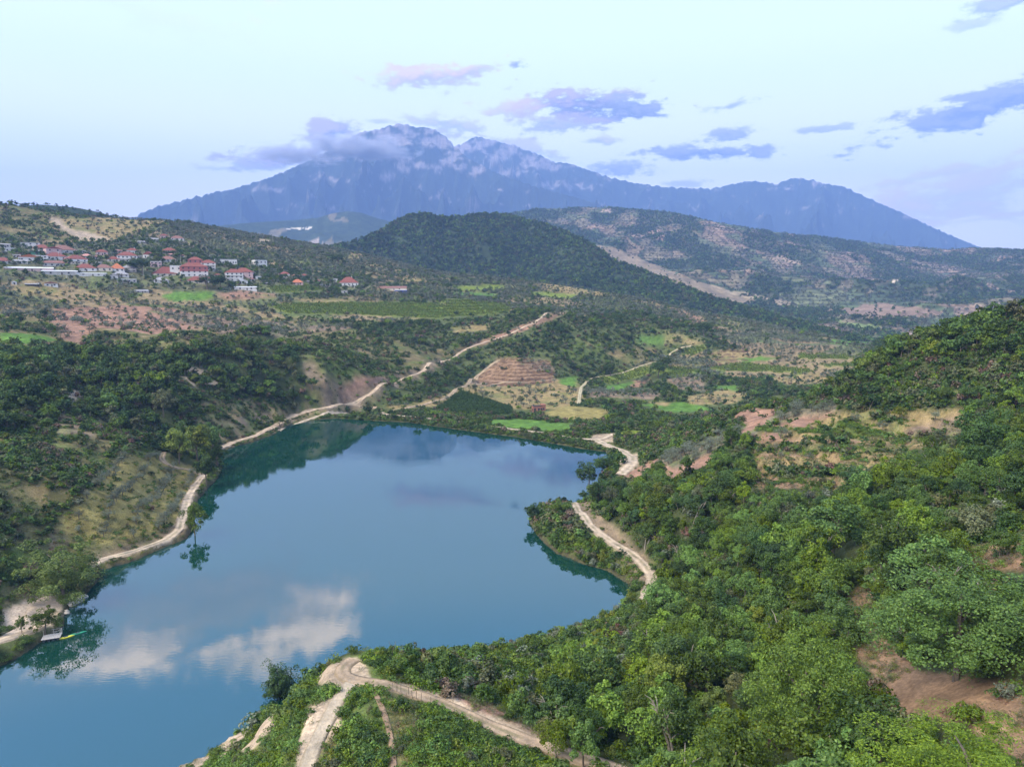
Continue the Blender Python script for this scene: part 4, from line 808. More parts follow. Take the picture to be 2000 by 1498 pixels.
# ------------------------------------------------------------------ buildings of the village
M_WALLS = {'white': flat('white_render', (.60, .57, .54), .85, .1, .1, .4), 'pink': flat('pink_render', (.48, .34, .32), .85, .1, .1, .4), 'grey': flat('grey_render', (.40, .38, .36), .9, .1, .15, .4), 'cream': flat('cream_render', (.60, .52, .42), .9, .1, .12, .4),
           'brick': flat('brick_wall', (.30, .135, .095), .9, .1, .25, .8), 'green': flat('green_sheet', (.12, .30, .20), .6, .2, .1, .5), 'blue': flat('blue_sheet', (.05, .08, .32), .5, .3, .1, .5), 'dark': flat('dark_timber', (.06, .05, .045), .9, .1, .2, .5), 'redwall': flat('red_render', (.34, .13, .12), .9, .1, .1, .4)}
M_ROOFS = {'red': flat('red_tile', (.185, .066, .052), .8, .15, .3, 1.0), 'brown': flat('brown_tile', (.20, .105, .085), .85, .1, .25, 1.0), 'orange': flat('orange_tile', (.36, .13, .07), .8, .1, .25, 1.0), 'greyr': flat('grey_roof', (.26, .25, .26), .85, .1, .2, 1.0), 'whiter': flat('white_sheet', (.58, .58, .60), .6, .2, .08, .3), 'pinkr': flat('faded_pink_tile', (.42, .22, .19), .85, .1, .2, 1.0), 'greenr': flat('mossy_roof', (.20, .20, .10), .9, .1, .2, .8)}
M_WIN = flat('window_glass', (.035, .04, .05), .25, .5, .1, 1.0); M_FRAME = flat('window_surround', (.6, .58, .55), .8, .1, .05, 1)
WIN_ME = {}
def win_mesh(w_, h_):
    k = (round(w_, 1), round(h_, 1))
    if k not in WIN_ME:
        b = MB(); b.box(-k[0] / 2, k[0] / 2, -.06, .05, 0, k[1], 0); WIN_ME[k] = b.mesh('window', [M_WIN])
    return WIN_ME[k]
def house(px, py, wpx, hpx, roof, wall, rcol, label, storeys=1, nwin=3, yaw=0.0, depth=.75, cat='house', name='house', rise=.30, balcony=False, chimney=False, band=None):
    x, y, z = hit(px, py); d = math.hypot(x, y); k = d / F; w_ = wpx * k; hw = hpx * k; dp = w_ * depth if w_ < 24 else min(w_ * depth, 14.0)
    az = math.atan2(x, y); o = empty(name, (x + math.sin(az) * dp * .5, y + math.cos(az) * dp * .5, z), -az + yaw); tag(o, label, cat, 'houses of the hillside village')
    KEEPOUT.append((o.location.x, o.location.y, max(w_, dp) * .46)); KEEPOUT.append((o.location.x - math.sin(az) * dp, o.location.y - math.cos(az) * dp, w_ * .22))
    X, Y = w_ / 2, dp / 2
    b = MB(); b.box(-X, X, -Y, Y, -4, hw, 0); b.build('wall', M_WALLS[wall], o)
    if band:
        b = MB(); b.box(-X - .06, X + .06, -Y - .06, Y + .06, hw * .52, hw - .05, 0); b.build('upper_wall', M_WALLS[band], o)
    r = MB(); e = .45; rh = min(w_, dp) * rise
    if roof == 'hip':
        rx_ = max(X - Y, .4) if X > Y else .4; ry_ = max(Y - X, 0.0) if Y > X else 0.0
        A = [(-X - e, -Y - e, hw - .05), (X + e, -Y - e, hw - .05), (X + e, Y + e, hw - .05), (-X - e, Y + e, hw - .05)]; Bp = [(-rx_, -ry_, hw + rh), (rx_, -ry_, hw + rh)] ; Cp = [(rx_, ry_, hw + rh), (-rx_, ry_, hw + rh)]
        if ry_ == 0.0:
            r.poly([A[0], A[1], Bp[1], Bp[0]]); r.poly([A[1], A[2], Bp[1]]); r.poly([A[2], A[3], Bp[0], Bp[1]]); r.poly([A[3], A[0], Bp[0]])
        else:
            r.poly([A[0], A[1], Bp[1], Bp[0]]); r.poly([A[1], A[2], Cp[0], Bp[1]]); r.poly([A[2], A[3], Cp[1], Cp[0]]); r.poly([A[3], A[0], Bp[0], Cp[1]]); r.poly([Bp[0], Bp[1], Cp[0], Cp[1]])
        r.poly([A[3], A[2], A[1], A[0]]); r.box(-X - e, X + e, -Y - e, Y + e, hw - .22, hw - .06)
    elif roof == 'gable':
        g = [(-X - e, -Y - e, hw), (X + e, -Y - e, hw), (X + e, Y + e, hw), (-X - e, Y + e, hw)]; t0, t1 = (0, -Y - e, hw + rh), (0, Y + e, hw + rh)
        r.poly([g[0], t0, t1, g[3]]); r.poly([t0, g[1], g[2], t1]); r.poly([g[0], g[1], t0]); r.poly([g[2], g[3], t1]); r.poly([g[3], g[2], g[1], g[0]])
    elif roof == 'shed':
        t = [(-X - e, -Y - e, hw + .05), (X + e, -Y - e, hw + .05), (X + e, Y + e, hw + rh * .6), (-X - e, Y + e, hw + rh * .6)]; lo_ = [(a, c, d_ - .25) for a, c, d_ in t]
        r.poly(t); r.poly(lo_[::-1])
        for i in range(4): j = (i + 1) % 4; r.poly([lo_[i], lo_[j], t[j], t[i]])
    else:
        r.box(-X - .25, X + .25, -Y - .25, Y + .25, hw + .003, hw + .28); r.box(-X + .3, X - .3, -Y + .3, Y - .3, hw + .283, hw + .5)
    ro = r.build('roof', M_ROOFS[rcol], o)
    if chimney:
        c = MB(); c.box(X * .3, X * .3 + .7, -.3, .4, hw + rh * .3, hw + rh + .8); c.build('chimney', M_WALLS['white'], ro)
    sh = hw / storeys; ww, wh = min(1.5, w_ / (nwin * 1.9)), min(1.5, sh * .48)
    if cat in ('shed', 'barn'): nwin = min(nwin, 2)
    for s_ in range(storeys):
        for i in range(nwin):
            xx = -X + w_ * (i + .5) / nwin; wo = link('window', win_mesh(ww, wh), o, (xx, -Y - .05 - (.06 if band and s_ else 0), sh * s_ + sh * .32))
        if dp > 6:
            wo = link('window', win_mesh(ww, wh), o, (X + .05, Y * .1, sh * s_ + sh * .32)); wo.rotation_euler = (0, 0, math.pi / 2)
        if balcony and s_ > 0:
            bb = MB(); bb.box(-X * .95, X * .95, -Y - 1.5, -Y - .003, sh * s_ - .15, sh * s_); bb.box(-X * .95, X * .95, -Y - 1.5, -Y - 1.4, sh * s_ + .003, sh * s_ + .9); bb.build('balcony', M_WALLS['white'], o)
    if not balcony and storeys < 3:
        db = MB(); db.box(-.5, .5, -.05, .05, 0, min(2.1, sh * .75)); db.build('door', M_WALLS['dark'], o, (X * .12, -Y - .04, 0))
    return o
H = house
H(6, 515, 24, 4.5, 'hip', 'grey', 'red', 'red hip roofed house at the left end of the village', 1, 3)
H(21, 492, 17, 5, 'flat', 'white', 'whiter', 'small white flat roofed house high at the left end', 1, 2)
H(10, 484, 14, 5, 'shed', 'grey', 'greyr', 'small grey lean-to house topmost at the left end', 1, 2)
H(60, 484, 26, 7.5, 'flat', 'white', 'greyr', 'white stepped flat roofed house above the red roofs', 2, 3)
H(82, 490, 26, 4.5, 'hip', 'cream', 'red', 'long red hip roof left of the pink house', 1, 3)
H(71, 497, 18, 5, 'shed', 'green', 'greyr', 'green sheet shed below the long red roof', 1, 1, cat='shed', name='shed')
H(103, 499, 22, 11, 'gable', 'pink', 'red', 'tall pink gabled house under the big brown roof', 2, 2, .25, rise=.2)
H(122, 495, 36, 6, 'hip', 'grey', 'brown', 'largest brown hip roof in the left half of the village', 1, 4, .2)
H(108, 508, 30, 6, 'hip', 'white', 'red', 'white house with red hip roof below the pink house', 1, 3, .15, chimney=True)
H(148, 513, 30, 6, 'hip', 'white', 'red', 'bright red hip roof with a white side wall', 1, 3, .3)
H(58, 511, 30, 7, 'gable', 'white', 'orange', 'white house with low orange gable', 1, 3, rise=.2)
H(82, 510, 18, 8, 'flat', 'white', 'whiter', 'white cube house right of the orange gable', 2, 2)
H(38, 515, 22, 4, 'shed', 'white', 'greyr', 'low white outbuilding left of the orange gable', 1, 2)
H(108, 521, 34, 6, 'shed', 'grey', 'brown', 'grey unfinished house above the long white sheds', 1, 4)
H(160, 516, 32, 3.6, 'flat', 'cream', 'greyr', 'long low cream building below the bright red hip roof', 1, 4)
H(57, 530, 66, 5, 'shed', 'pink', 'whiter', 'longest white roofed shed at the foot of the village', 1, 8, depth=.3, cat='shed', name='shed', rise=.2)
H(117, 537, 50, 6, 'shed', 'grey', 'whiter', 'white roofed shed with a blue end wall', 1, 6, depth=.3, cat='shed', name='shed', rise=.2)
H(91, 532, 10, 6, 'flat', 'blue', 'whiter', 'small blue sheet annex between the two white sheds', 1, 1, cat='shed', name='shed')
H(167, 530, 32, 5.5, 'hip', 'white', 'red', 'red hip roofed house right of the white sheds', 1, 3)
H(178, 539, 44, 4, 'shed', 'white', 'whiter', 'low white shed below the red roof right of the blue annex', 1, 5, depth=.3, cat='shed', name='shed', rise=.15)
H(203, 530, 26, 6, 'hip', 'cream', 'brown', 'brown red hip roofed house beside the pointed roof', 1, 3)
H(229, 531, 22, 5.5, 'hip', 'white', 'orange', 'house with pointed orange red pyramid roof', 1, 3, depth=1.0, rise=.42)
H(252, 531, 23, 6.5, 'hip', 'grey', 'greyr', 'two floor house with grey hip roof by the big dark tree', 2, 3, balcony=True)
H(199, 499, 18, 6, 'hip', 'pink', 'red', 'two tier red roofed house on the upper row', 1, 2)
H(222, 512, 20, 5, 'hip', 'cream', 'red', 'low red hip roof left of the arched white house', 1, 2)
H(249, 513, 31, 12, 'hip', 'white', 'red', 'white villa with red roof and balcony in mid village', 2, 5, 0, balcony=True)
H(259, 496, 18, 6, 'hip', 'white', 'red', 'white cottage with red hip roof on the upper row', 1, 2, chimney=True)
H(232, 494, 11, 4, 'shed', 'pink', 'pinkr', 'tiny pink cottage on the upper row', 1, 2)
H(291, 505, 15, 6.5, 'gable', 'white', 'red', 'steep red gabled house left of the brown roof', 1, 2, -.35, rise=.5)
H(223, 546, 12, 7, 'flat', 'grey', 'greyr', 'grey concrete cube below the village', 1, 1)
H(248, 553, 30, 6, 'flat', 'grey', 'whiter', 'pale grey flat building lowest in mid village', 1, 4)
H(236, 541, 25, 4.5, 'hip', 'grey', 'greyr', 'low house with dark grey hip roof below the pointed roof', 1, 3)
H(100, 560, 19, 5, 'gable', 'white', 'brown', 'lone white hut with brown roof below the sheds', 1, 2, rise=.25)
H(64, 559, 20, 3, 'shed', 'dark', 'greyr', 'dark open shed left of the lone white hut', 1, 2, cat='shed', name='shed')
H(28, 556, 7, 4, 'gable', 'white', 'whiter', 'tiny white hut at the far left below the village', 1, 1)
H(277, 572, 22, 3, 'shed', 'grey', 'greyr', 'grey lean-to below the village beside the green field', 1, 2, cat='shed', name='shed')
H(276, 476, 17, 3, 'shed', 'grey', 'greyr', 'low grey roof alone on the upper hillside', 1, 2)
H(158, 495, 15, 4.5, 'flat', 'white', 'greyr', 'small white house right of the big brown roof', 1, 2)
H(169, 506, 17, 5, 'hip', 'grey', 'pinkr', 'grey house with faded pink roof on the middle row', 1, 2)
H(321, 467, 13, 6, 'hip', 'pink', 'red', 'pink house with red roof highest on the hill', 1, 2)
H(346, 470, 22, 4, 'hip', 'white', 'brown', 'long brown red roof beside the highest pink house', 1, 3)
H(296, 471, 21, 3.5, 'shed', 'cream', 'greyr', 'grey roofed barn left of the highest pink house', 1, 2, cat='barn', name='barn')
H(331, 496, 22, 6, 'hip', 'pink', 'red', 'pink walled red roofed house above the big school', 1, 3)
H(340, 502, 18, 4, 'shed', 'grey', 'pinkr', 'small pink lean-to under the pink walled house', 1, 2)
H(305, 522, 18, 9, 'flat', 'pink', 'whiter', 'pinkish two floor block behind the dark tree', 2, 3)
H(328, 512, 26, 5, 'hip', 'white', 'brown', 'white house with wide brown hip roof in the upper centre', 1, 3)
H(382, 521, 24, 12, 'hip', 'redwall', 'red', 'red tiered house behind the big school', 2, 3)
H(377, 500, 11, 4.5, 'flat', 'white', 'whiter', 'small white block on top of the red tiered house', 1, 2)
H(378.5, 541, 45, 18, 'hip', 'white', 'red', 'largest building, white below and red above with red hip roof', 3, 5, .12, depth=.6, cat='school', name='school', band='redwall', rise=.28)
H(345, 538, 19, 16, 'flat', 'white', 'whiter', 'tall blank white block left of the largest building', 2, 2, -.1)
H(407, 528, 25, 13, 'hip', 'white', 'red', 'white three floor house with balconies right of the largest building', 3, 3, balcony=True)
H(441, 517, 38, 9, 'flat', 'white', 'greyr', 'long white block with a row of dark windows', 1, 9, depth=.3)
H(507, 522, 22, 12, 'flat', 'white', 'whiter', 'tall white block rightmost on the upper row', 2, 3, .4)
H(457, 550, 30, 16, 'hip', 'white', 'red', 'white three floor house with long balconies right of the dark trees', 3, 4, .1, balcony=True)
H(476, 541, 34, 9, 'hip', 'pink', 'red', 'wide red roof behind the house with long balconies', 2, 3, -.1)
H(468, 554, 28, 5, 'gable', 'white', 'whiter', 'white gabled annex in front of the balcony house', 1, 2, rise=.18)
H(480, 567, 38, 5.5, 'shed', 'white', 'whiter', 'long white shed by the ploughed red field', 1, 5, depth=.4, cat='shed', name='shed', rise=.15)
H(324, 540, 40, 5, 'hip', 'cream', 'red', 'wide low red hip roof left of the tall blank block', 1, 4, .2, rise=.4)
H(315, 553, 24, 5, 'hip', 'white', 'greyr', 'white bungalow with dull grey roof left of the dark trees', 1, 3)
H(383, 553, 29, 4.5, 'hip', 'cream', 'red', 'deep red hip roof just below the largest building', 1, 3, rise=.35)
H(403, 552, 20, 8, 'hip', 'white', 'pinkr', 'white house with faded pink roof below the largest building', 1, 2, rise=.2)
H(412, 503, 17, 4.5, 'gable', 'white', 'greenr', 'white house with mossy green gable on the hillside', 1, 2)
H(505, 546, 10, 5, 'flat', 'white', 'whiter', 'tiny white block among trees right of the wide red roof', 1, 1)
H(556, 542, 18, 6.5, 'hip', 'white', 'red', 'white cottage with red roof east of the village', 1, 2)
H(581, 557, 20, 5, 'hip', 'pink', 'orange', 'orange roofed cottage below the eastern hamlet', 1, 2, rise=.4)
H(594, 543, 13, 4.5, 'hip', 'white', 'red', 'small red roofed cottage rightmost of the hamlet pair', 1, 2)
H(578, 543, 16, 4, 'hip', 'grey', 'brown', 'brown roofed cottage leftmost of the hamlet pair', 1, 2)
H(621, 555, 18, 5, 'gable', 'white', 'pinkr', 'white gabled farmhouse left of the big red villa', 1, 2)
H(650, 550, 17, 4, 'flat', 'white', 'whiter', 'white flat farm wall above the big red villa', 1, 2)
H(681, 559, 36, 6.5, 'hip', 'white', 'red', 'big red roofed villa alone among olive trees', 1, 5, cat='villa', name='villa', rise=.4, chimney=True)
H(673, 574, 11, 6, 'flat', 'grey', 'greyr', 'grey cube shed below the big red villa', 1, 1, cat='shed', name='shed')
H(766, 567, 54, 4, 'shed', 'cream', 'brown', 'long brown roofed farm building right of the villa', 1, 5, depth=.3, cat='barn', name='barn', rise=.4)
H(783, 572, 24, 5, 'flat', 'blue', 'whiter', 'dark blue sheet store in front of the long farm roof', 1, 1, cat='shed', name='shed')
for px, py, w_, wl, rf, lab in [(33, 503, 10, 'white', 'greyr', 'tiny white cottage above the white house with orange gable'), (47, 479, 8, 'grey', 'brown', 'tiny grey cottage left of the white stepped house'), (134, 506, 9, 'white', 'greyr', 'tiny white annex below the biggest brown hip roof'), (187, 506, 10, 'white', 'brown', 'small white cottage below the two tier red roof'),
        (192, 517, 9, 'grey', 'greyr', 'tiny grey store below the small white cottage on the middle row'), (209, 503, 8, 'white', 'red', 'tiny red roofed cottage right of the two tier red roof'), (273, 505, 9, 'white', 'greyr', 'tiny white house left of the steep red gable'), (284, 514, 10, 'grey', 'greyr', 'small grey house below the steep red gable'), (355, 503, 9, 'cream', 'brown', 'tiny cream house right of the pink lean-to'),
        (425, 541, 10, 'white', 'red', 'small red roofed cottage between the two balcony houses'), (492, 549, 9, 'white', 'brown', 'tiny brown roofed cottage right of the white gabled annex'), (521, 556, 8, 'grey', 'greyr', 'tiny grey hut in the trees east of the long white shed'), (604, 552, 8, 'white', 'greyr', 'tiny white hut right of the orange roofed cottage'), (640, 560, 9, 'cream', 'greyr', 'tiny cream hut below the white flat farm wall')]:
    H(px, py, w_, w_ * .38, 'hip' if rf != 'greyr' else 'shed', wl, rf, lab, 1, 2)
for px, py, w_ in [(1021, 413, 8), (1128, 411, 9), (1700, 526, 6), (1672, 518, 6)]: pass
# brick hut beyond the dam
def brick_hut():
    x, y, z = hit(1052, 803); d = math.hypot(x, y); k = d / F; az = math.atan2(x, y)
    o = empty('brick_hut', (x, y, z), -az + .35); tag(o, 'roofless looking red brick hut standing alone in the dry field', 'hut'); KEEPOUT.append((x, y, 9))
    L_, W, Hh = 26 * k, 10 * k, 11 * k; t = .3
    for nm, a in (('wall', (-L_ / 2, L_ / 2, -W / 2, -W / 2 + t)), ('wall', (-L_ / 2, L_ / 2, W / 2 - t, W / 2)), ('wall', (-L_ / 2, -L_ / 2 + t, -W / 2 + t, W / 2 - t)), ('wall', (L_ / 2 - t, L_ / 2, -W / 2 + t, W / 2 - t))):
        b = MB(); b.box(*a, -1.5, Hh, 0); b.build(nm, M_WALLS['brick'], o)
    b = MB(); b.box(-L_ / 2 - .2, L_ * .2, -W / 2 - .2, W / 2 + .2, Hh + .003, Hh + .22); b.build('roof', M_WALLS['dark'], o)
    b = MB(); b.box(L_ * .2 + .003, L_ / 2 + .1, -W / 2 - .1, W / 2 + .1, Hh + .003, Hh + 1.0); b.build('parapet', M_WALLS['brick'], o)
    for i, xx in enumerate((-.36, -.05, .15, .32)):
        b = MB(); b.box(-.6, .6, -.04, .04, 0, 1.3 if i else 2.1); b.build('window' if i else 'door', M_WIN, o, (xx * L_, -W / 2 - .03, 1.0 if i else .1))
    b = MB(); b.box(-.04, .04, -.7, .7, 0, 2.2); b.build('door', M_WIN, o, (-L_ / 2 - .03, 0, .1)).name = 'doorway_panel'
brick_hut()
# utility poles
M_POLE = flat('concrete_pole', (.42, .40, .38), .9, .1, .1, 1)
def pole_mesh():
    b = MB(); b.tube([(0, 0, -1), (0, 0, 4.5), (0, 0, 9)], [.16, .13, .10], 6); a = MB(); a.box(-.9, .9, -.05, .05, 8.3, 8.45)
    return b.mesh('shaft', [M_POLE]), a.mesh('cross_arm', [M_BARK])
PME = pole_mesh()
for px, py, where in [(44, 497, 'by the stepped white house'), (115, 512, 'below the pink house'), (147, 500, 'above the bright red hip roof'), (280, 539, 'in front of the big dark tree'), (487, 520, 'beside the tall white block'), (353, 515, 'behind the largest building'), (533, 473, 'on the skyline by the pale earthworks'), (491, 466, 'on the skyline left of the pale earthworks'), (707, 562, 'right of the big red villa'), (733, 563, 'left of the long farm roof'), (130, 545, 'below the white roofed sheds'), (164, 545, 'at the end of the low white shed')]:
    x, y, z = hit(px, py); o = empty('utility_pole', (x, y, z), random.uniform(-.5, .5)); tag(o, 'grey utility pole ' + where, 'utility pole', 'utility poles in the village'); link('shaft', PME[0], o); link('cross_arm', PME[1], o)

# ------------------------------------------------------------------ jetty and kayaks
M_WOOD = flat('weathered_wood', (.46, .42, .38), .9, .1, .2, 2); M_DRUM = flat('dark_drum', (.07, .07, .08), .6, .3, .1, 1)
M_YEL = flat('yellow_plastic', (.70, .62, .05), .4, .4, .05, 1); M_GRN = flat('green_plastic', (.03, .24, .13), .4, .4, .05, 1)
def jetty():
    ax, ay = on_level(80, 1256); bx, by = on_level(118, 1250); a = Vector((ax, ay, 0)); b = Vector((bx, by, 0)); d = (b - a); L_ = d.length; ang = math.atan2(d.y, d.x)
    o = empty('jetty', (ax, ay, 0), ang); tag(o, 'small grey wooden jetty with a railing at the left shore', 'jetty'); Wd = 2.6; KEEPOUT.append((ax + d.x / 2, ay + d.y / 2, 3.5))
    n = int(L_ / .28); pm = MB(); pm.box(-.125, .125, 0, Wd, 0, .05); pme = pm.mesh('plank', [M_WOOD])
    for i in range(n): link('plank', pme, o, (.14 + i * L_ / n, random.uniform(-.06, .06), .62))
    for yy in (.3, Wd - .4):
        m_ = MB(); m_.box(0, L_, yy, yy + .12, .48, .615); m_.build('beam', M_WOOD, o)
    for i in range(4):
        m_ = MB(); xx = .5 + i * (L_ - 1) / 3; m_.tube([(xx, .25, .22), (xx, Wd - .25, .22)], [.26, .26], 10); m_.build('drum', M_DRUM, o)
    for xx in (.06, L_ * .55, L_ - .06):
        m_ = MB(); m_.tube([(xx, Wd - .1, .3), (xx, Wd - .1, 1.75)], [.05, .05], 6); m_.build('rail_post', M_WOOD, o)
    m_ = MB(); m_.tube([(L_ - .06, .1, .3), (L_ - .06, .1, 1.7)], [.05, .05], 6); m_.build('rail_post', M_WOOD, o)
    for z0 in (1.15, 1.68):
        m_ = MB(); m_.tube([(L_ * .45, Wd - .1, z0), (L_, Wd - .1, z0)], [.04, .04], 6); m_.tube([(L_ - .06, .1, z0 - .03), (L_ - .06, Wd - .1, z0 - .03)], [.04, .04], 6); m_.build('handrail', M_WOOD, o)
    m_ = MB(); m_.tube([(L_ * .55, Wd - .1, .75), (L_ - .1, Wd - .1, 1.6)], [.035, .035], 6); m_.build('brace', M_WOOD, o)
    return o, L_, ang, Vector((ax, ay, 0))
def kayak(p, ang, mat, label, Lk=3.3):
    n, k = 13, 10; V = []; Fc = []
    for i in range(n):
        t = i / (n - 1) * 2 - 1; wd = .38 * max(0.03, 1 - abs(t) ** 2.3); h_ = .17 + .10 * t * t
        for j in range(k):
            w = 2 * math.pi * j / k; V.append((t * Lk / 2, math.cos(w) * wd, .10 + math.sin(w) * (h_ if math.sin(w) > 0 else .16) * max(.25, 1 - abs(t) ** 4)))
    for i in range(n - 1):
        for j in range(k): Fc.append((i * k + j, i * k + (j + 1) % k, (i + 1) * k + (j + 1) % k, (i + 1) * k + j))
    o = empty('kayak', p, ang); tag(o, label, 'kayak', 'kayaks tied to the jetty')
    link('hull', mesh_np('hull', V, Fc, [mat], smooth=True), o)
    m_ = MB(); m_.box(-.45, .35, -.2, .2, .2, .32); m_.build('cockpit', M_DRUM, o)
JO, JL, JA, JP = jetty()
def jpt(u, v): return JP + Vector((math.cos(JA) * u - math.sin(JA) * v, math.sin(JA) * u + math.cos(JA) * v, 0))
kayak(jpt(JL + .9, .9), JA + .28, M_YEL, 'yellow kayak lying against the end of the jetty')
kayak(jpt(JL + 3.0, 2.0), JA + .24, M_GRN, 'green kayak pointing out from the jetty', 3.6)
# pale rocks at the water's edge below the big shore tree
M_ROCK = flat('pale_rock', (.42, .38, .34), .9, .1, .2, 1.5)
def rock(p, s, seed, label):
    bm = bmesh.new(); bmesh.ops.create_icosphere(bm, subdivisions=2, radius=1.0); rng = np.random.default_rng(seed); q = rng.normal(0, 1, (4, 3))
    for v in bm.verts:
        k = 1 + .22 * sum(math.sin(2.1 * v.co.dot(Vector(w)) + i) for i, w in enumerate(q)) / 2; v.co = Vector((v.co.x * s * k * 1.3, v.co.y * s * k, v.co.z * s * k * .65))
    me = bpy.data.meshes.new('rock'); bm.to_mesh(me); bm.free(); me.materials.append(M_ROCK); o = link('rock', me, None, p); tag(o, label, 'rock', 'pale rocks on the left shore'); return o
for i, (px, py) in enumerate([(139, 1182), (146, 1178), (151, 1174), (158, 1170), (163, 1166), (129, 1195), (131, 1199)]):
    x, y = on_level(px, py); rock((x, y, .15), .9 if i < 5 else .6, i, ('leftmost ', 'second ', 'middle ', 'fourth ', 'rightmost ')[i] + 'pale boulder at the waterline below the big shore tree' if i < 5 else ('left' if i == 5 else 'right') + ' small pale stone at the waterline near the jetty')

# ------------------------------------------------------------------ singled-out trees
def put_tree(px, py, wpx, hpx, proto, name, label, group=None, rz=None, cat='tree'):
    x, y, z = hit(px, py); r = math.sqrt(x * x + y * y + (CAMZ - z) ** 2); k = r / F; words, tm, cm, mm = proto
    bb = np.array([v.co[:] for v in cm.vertices]) if 'bb' not in cm else None
    if 'bb' not in cm: cm['bb'] = [float(np.percentile(np.hypot(bb[:, 0], bb[:, 1]), 96)) * 2, float(bb[:, 2].max())]
    w0, h0 = cm['bb']; o = empty(name, (x, y, z - .1), rz if rz is not None else random.uniform(0, 6.28)); o.scale = (wpx * k / w0,) * 2 + (hpx * k / h0,)
    tag(o, label, cat, group); link('trunk', tm, o); link('crown', cm, o); KEEPOUT.append((x, y, wpx * k * .42)); return o
T = NEAR_T
BIG = ('mid',) + make_tree(900, LEAF['mid'], h=8, rx=4.2, rz=3.8, n_cl=130, n_leaf=32000, size=.075, low=-.9, clr=.2)
SHORE = ('yellowish green',) + make_tree(904, LEAF['yellow'], h=8, rx=4.2, rz=3.8, n_cl=110, n_leaf=16000, size=.10, low=-.9, clr=.22)
ROUND = ('deep',) + make_tree(901, LEAF['deep'], h=6, rx=3.0, rz=2.9, n_cl=90, n_leaf=11000, size=.12, low=-.95, clr=.25)
FORE = ('bright',) + make_tree(902, LEAF['bright'], h=7, rx=3.4, rz=2.7, n_cl=130, n_leaf=34000, size=.062, low=-.8, clr=.18, aspect=.42)
AIRY = ('yellow',) + make_tree(903, LEAF['mid'], h=6, rx=2.8, rz=2.5, n_cl=48, n_leaf=5200, size=.12, low=-.8, clr=.22)
put_tree(128, 1180, 118, 112, SHORE, 'shore_tree', 'big rounded tree leaning over the water on the left shore')
put_tree(88, 1242, 50, 48, AIRY, 'shore_tree', 'small feathery tree right behind the jetty')
put_tree(43, 1238, 22, 30, AIRY, 'sapling', 'thin sapling on the sandy bank left of the jetty')
put_tree(381, 1050, 50, 66, AIRY, 'shore_tree', 'lone tree on the bank where the left track turns')
put_tree(350, 905, 52, 66, T[7], 'shore_tree', 'yellowish tree leftmost of the clump by the short curved track', 'tree clump on the left shore')
put_tree(386, 905, 60, 72, T[7], 'shore_tree', 'largest yellowish tree of the clump on the left shore', 'tree clump on the left shore')
put_tree(416, 892, 46, 62, T[4], 'shore_tree', 'green tree rightmost of the clump on the left shore', 'tree clump on the left shore')
put_tree(364, 870, 50, 46, T[2], 'shore_tree', 'green tree at the back of the clump on the left shore', 'tree clump on the left shore')
put_tree(404, 948, 46, 56, T[0], 'shore_tree', 'dark tree overhanging the water below the left clump', 'tree clump on the left shore')
put_tree(425, 915, 34, 50, T[1], 'shore_tree', 'dark tree beside the green reflection on the left shore', 'tree clump on the left shore')
put_tree(546, 833, 26, 24, T[2], 'shore_tree', 'small tree between the dirt road and the far corner of the lake')
put_tree(1912, 893, 78, 86, ROUND, 'round_tree', 'dense round dark tree standing above the dry terraces')
put_tree(548, 1372, 60, 76, ROUND, 'round_tree', 'rounded dark bush tree on the tip of the near spur')
put_tree(1040, 1022, 34, 40, T[0], 'shore_tree', 'dark tree on the tip of the right promontory')
put_tree(1095, 1010, 44, 36, T[2], 'shore_tree', 'low tree on the back of the right promontory')
put_tree(1150, 960, 52, 60, T[0], 'shore_tree', 'dark leaning tree on the right shore above the promontory')
put_tree(1175, 930, 44, 44, T[1], 'shore_tree', 'dark tree at the right end of the dam')
put_tree(320, 815, 44, 52, T[8], 'hillside_tree', 'pale dull tree on the slope left of the dry field')
put_tree(660, 518, 28, 22, T[0], 'hillside_tree', 'big dark tree alone on the upper olive terraces')
put_tree(278, 535, 46, 28, T[0], 'village_tree', 'big dark tree in the middle of the village')
put_tree(405, 565, 44, 26, T[0], 'village_tree', 'dark broad tree below the faded pink roof', 'dark trees below the largest building')
put_tree(430, 562, 30, 24, T[1], 'village_tree', 'dark tree left of the house with long balconies', 'dark trees below the largest building')
put_tree(1192, 735, 30, 26, T[0], 'valley_tree', 'dark round tree at the end of the long vineyard'); put_tree(1285, 738, 40, 34, T[0], 'valley_tree', 'dark broad tree below the long vineyard')
put_tree(1300, 722, 30, 28, T[1], 'valley_tree', 'dark tree beside the bend of the field track')
put_tree(1375, 660 - 2, 34, 30, T[0], 'valley_tree', 'dark tree under the wooded hill on the right of the valley')
put_tree(1625, 1085, 120, 105, AIRY, 'broadleaf_tree', 'wide spreading tree with bare pale limbs below the terraces')
put_tree(1868, 1328, 262, 200, BIG, 'broadleaf_tree', 'huge dark green tree right of the brown clearing')
put_tree(1575, 1490, 210, 235, BIG, 'broadleaf_tree', 'tall green tree left of the brown clearing at the bottom')
put_tree(1880, 1640, 290, 165, FORE, 'broadleaf_tree', 'bright green crown cut off by the bottom right edge')
put_tree(1815, 1150, 130, 90, T[5], 'broadleaf_tree', 'light green feathery tree left of the small clearing')
put_tree(1140, 1500, 60, 90, T[6], 'sapling', 'young bright sapling leaning over the near track'); put_tree(1085, 1480, 66, 76, T[5], 'sapling', 'young bushy sapling left of the leaning one over the near track')
put_tree(1952, 1092, 42, 50, T[4], 'sapling', 'small tree standing alone in the brown clearing on the right')
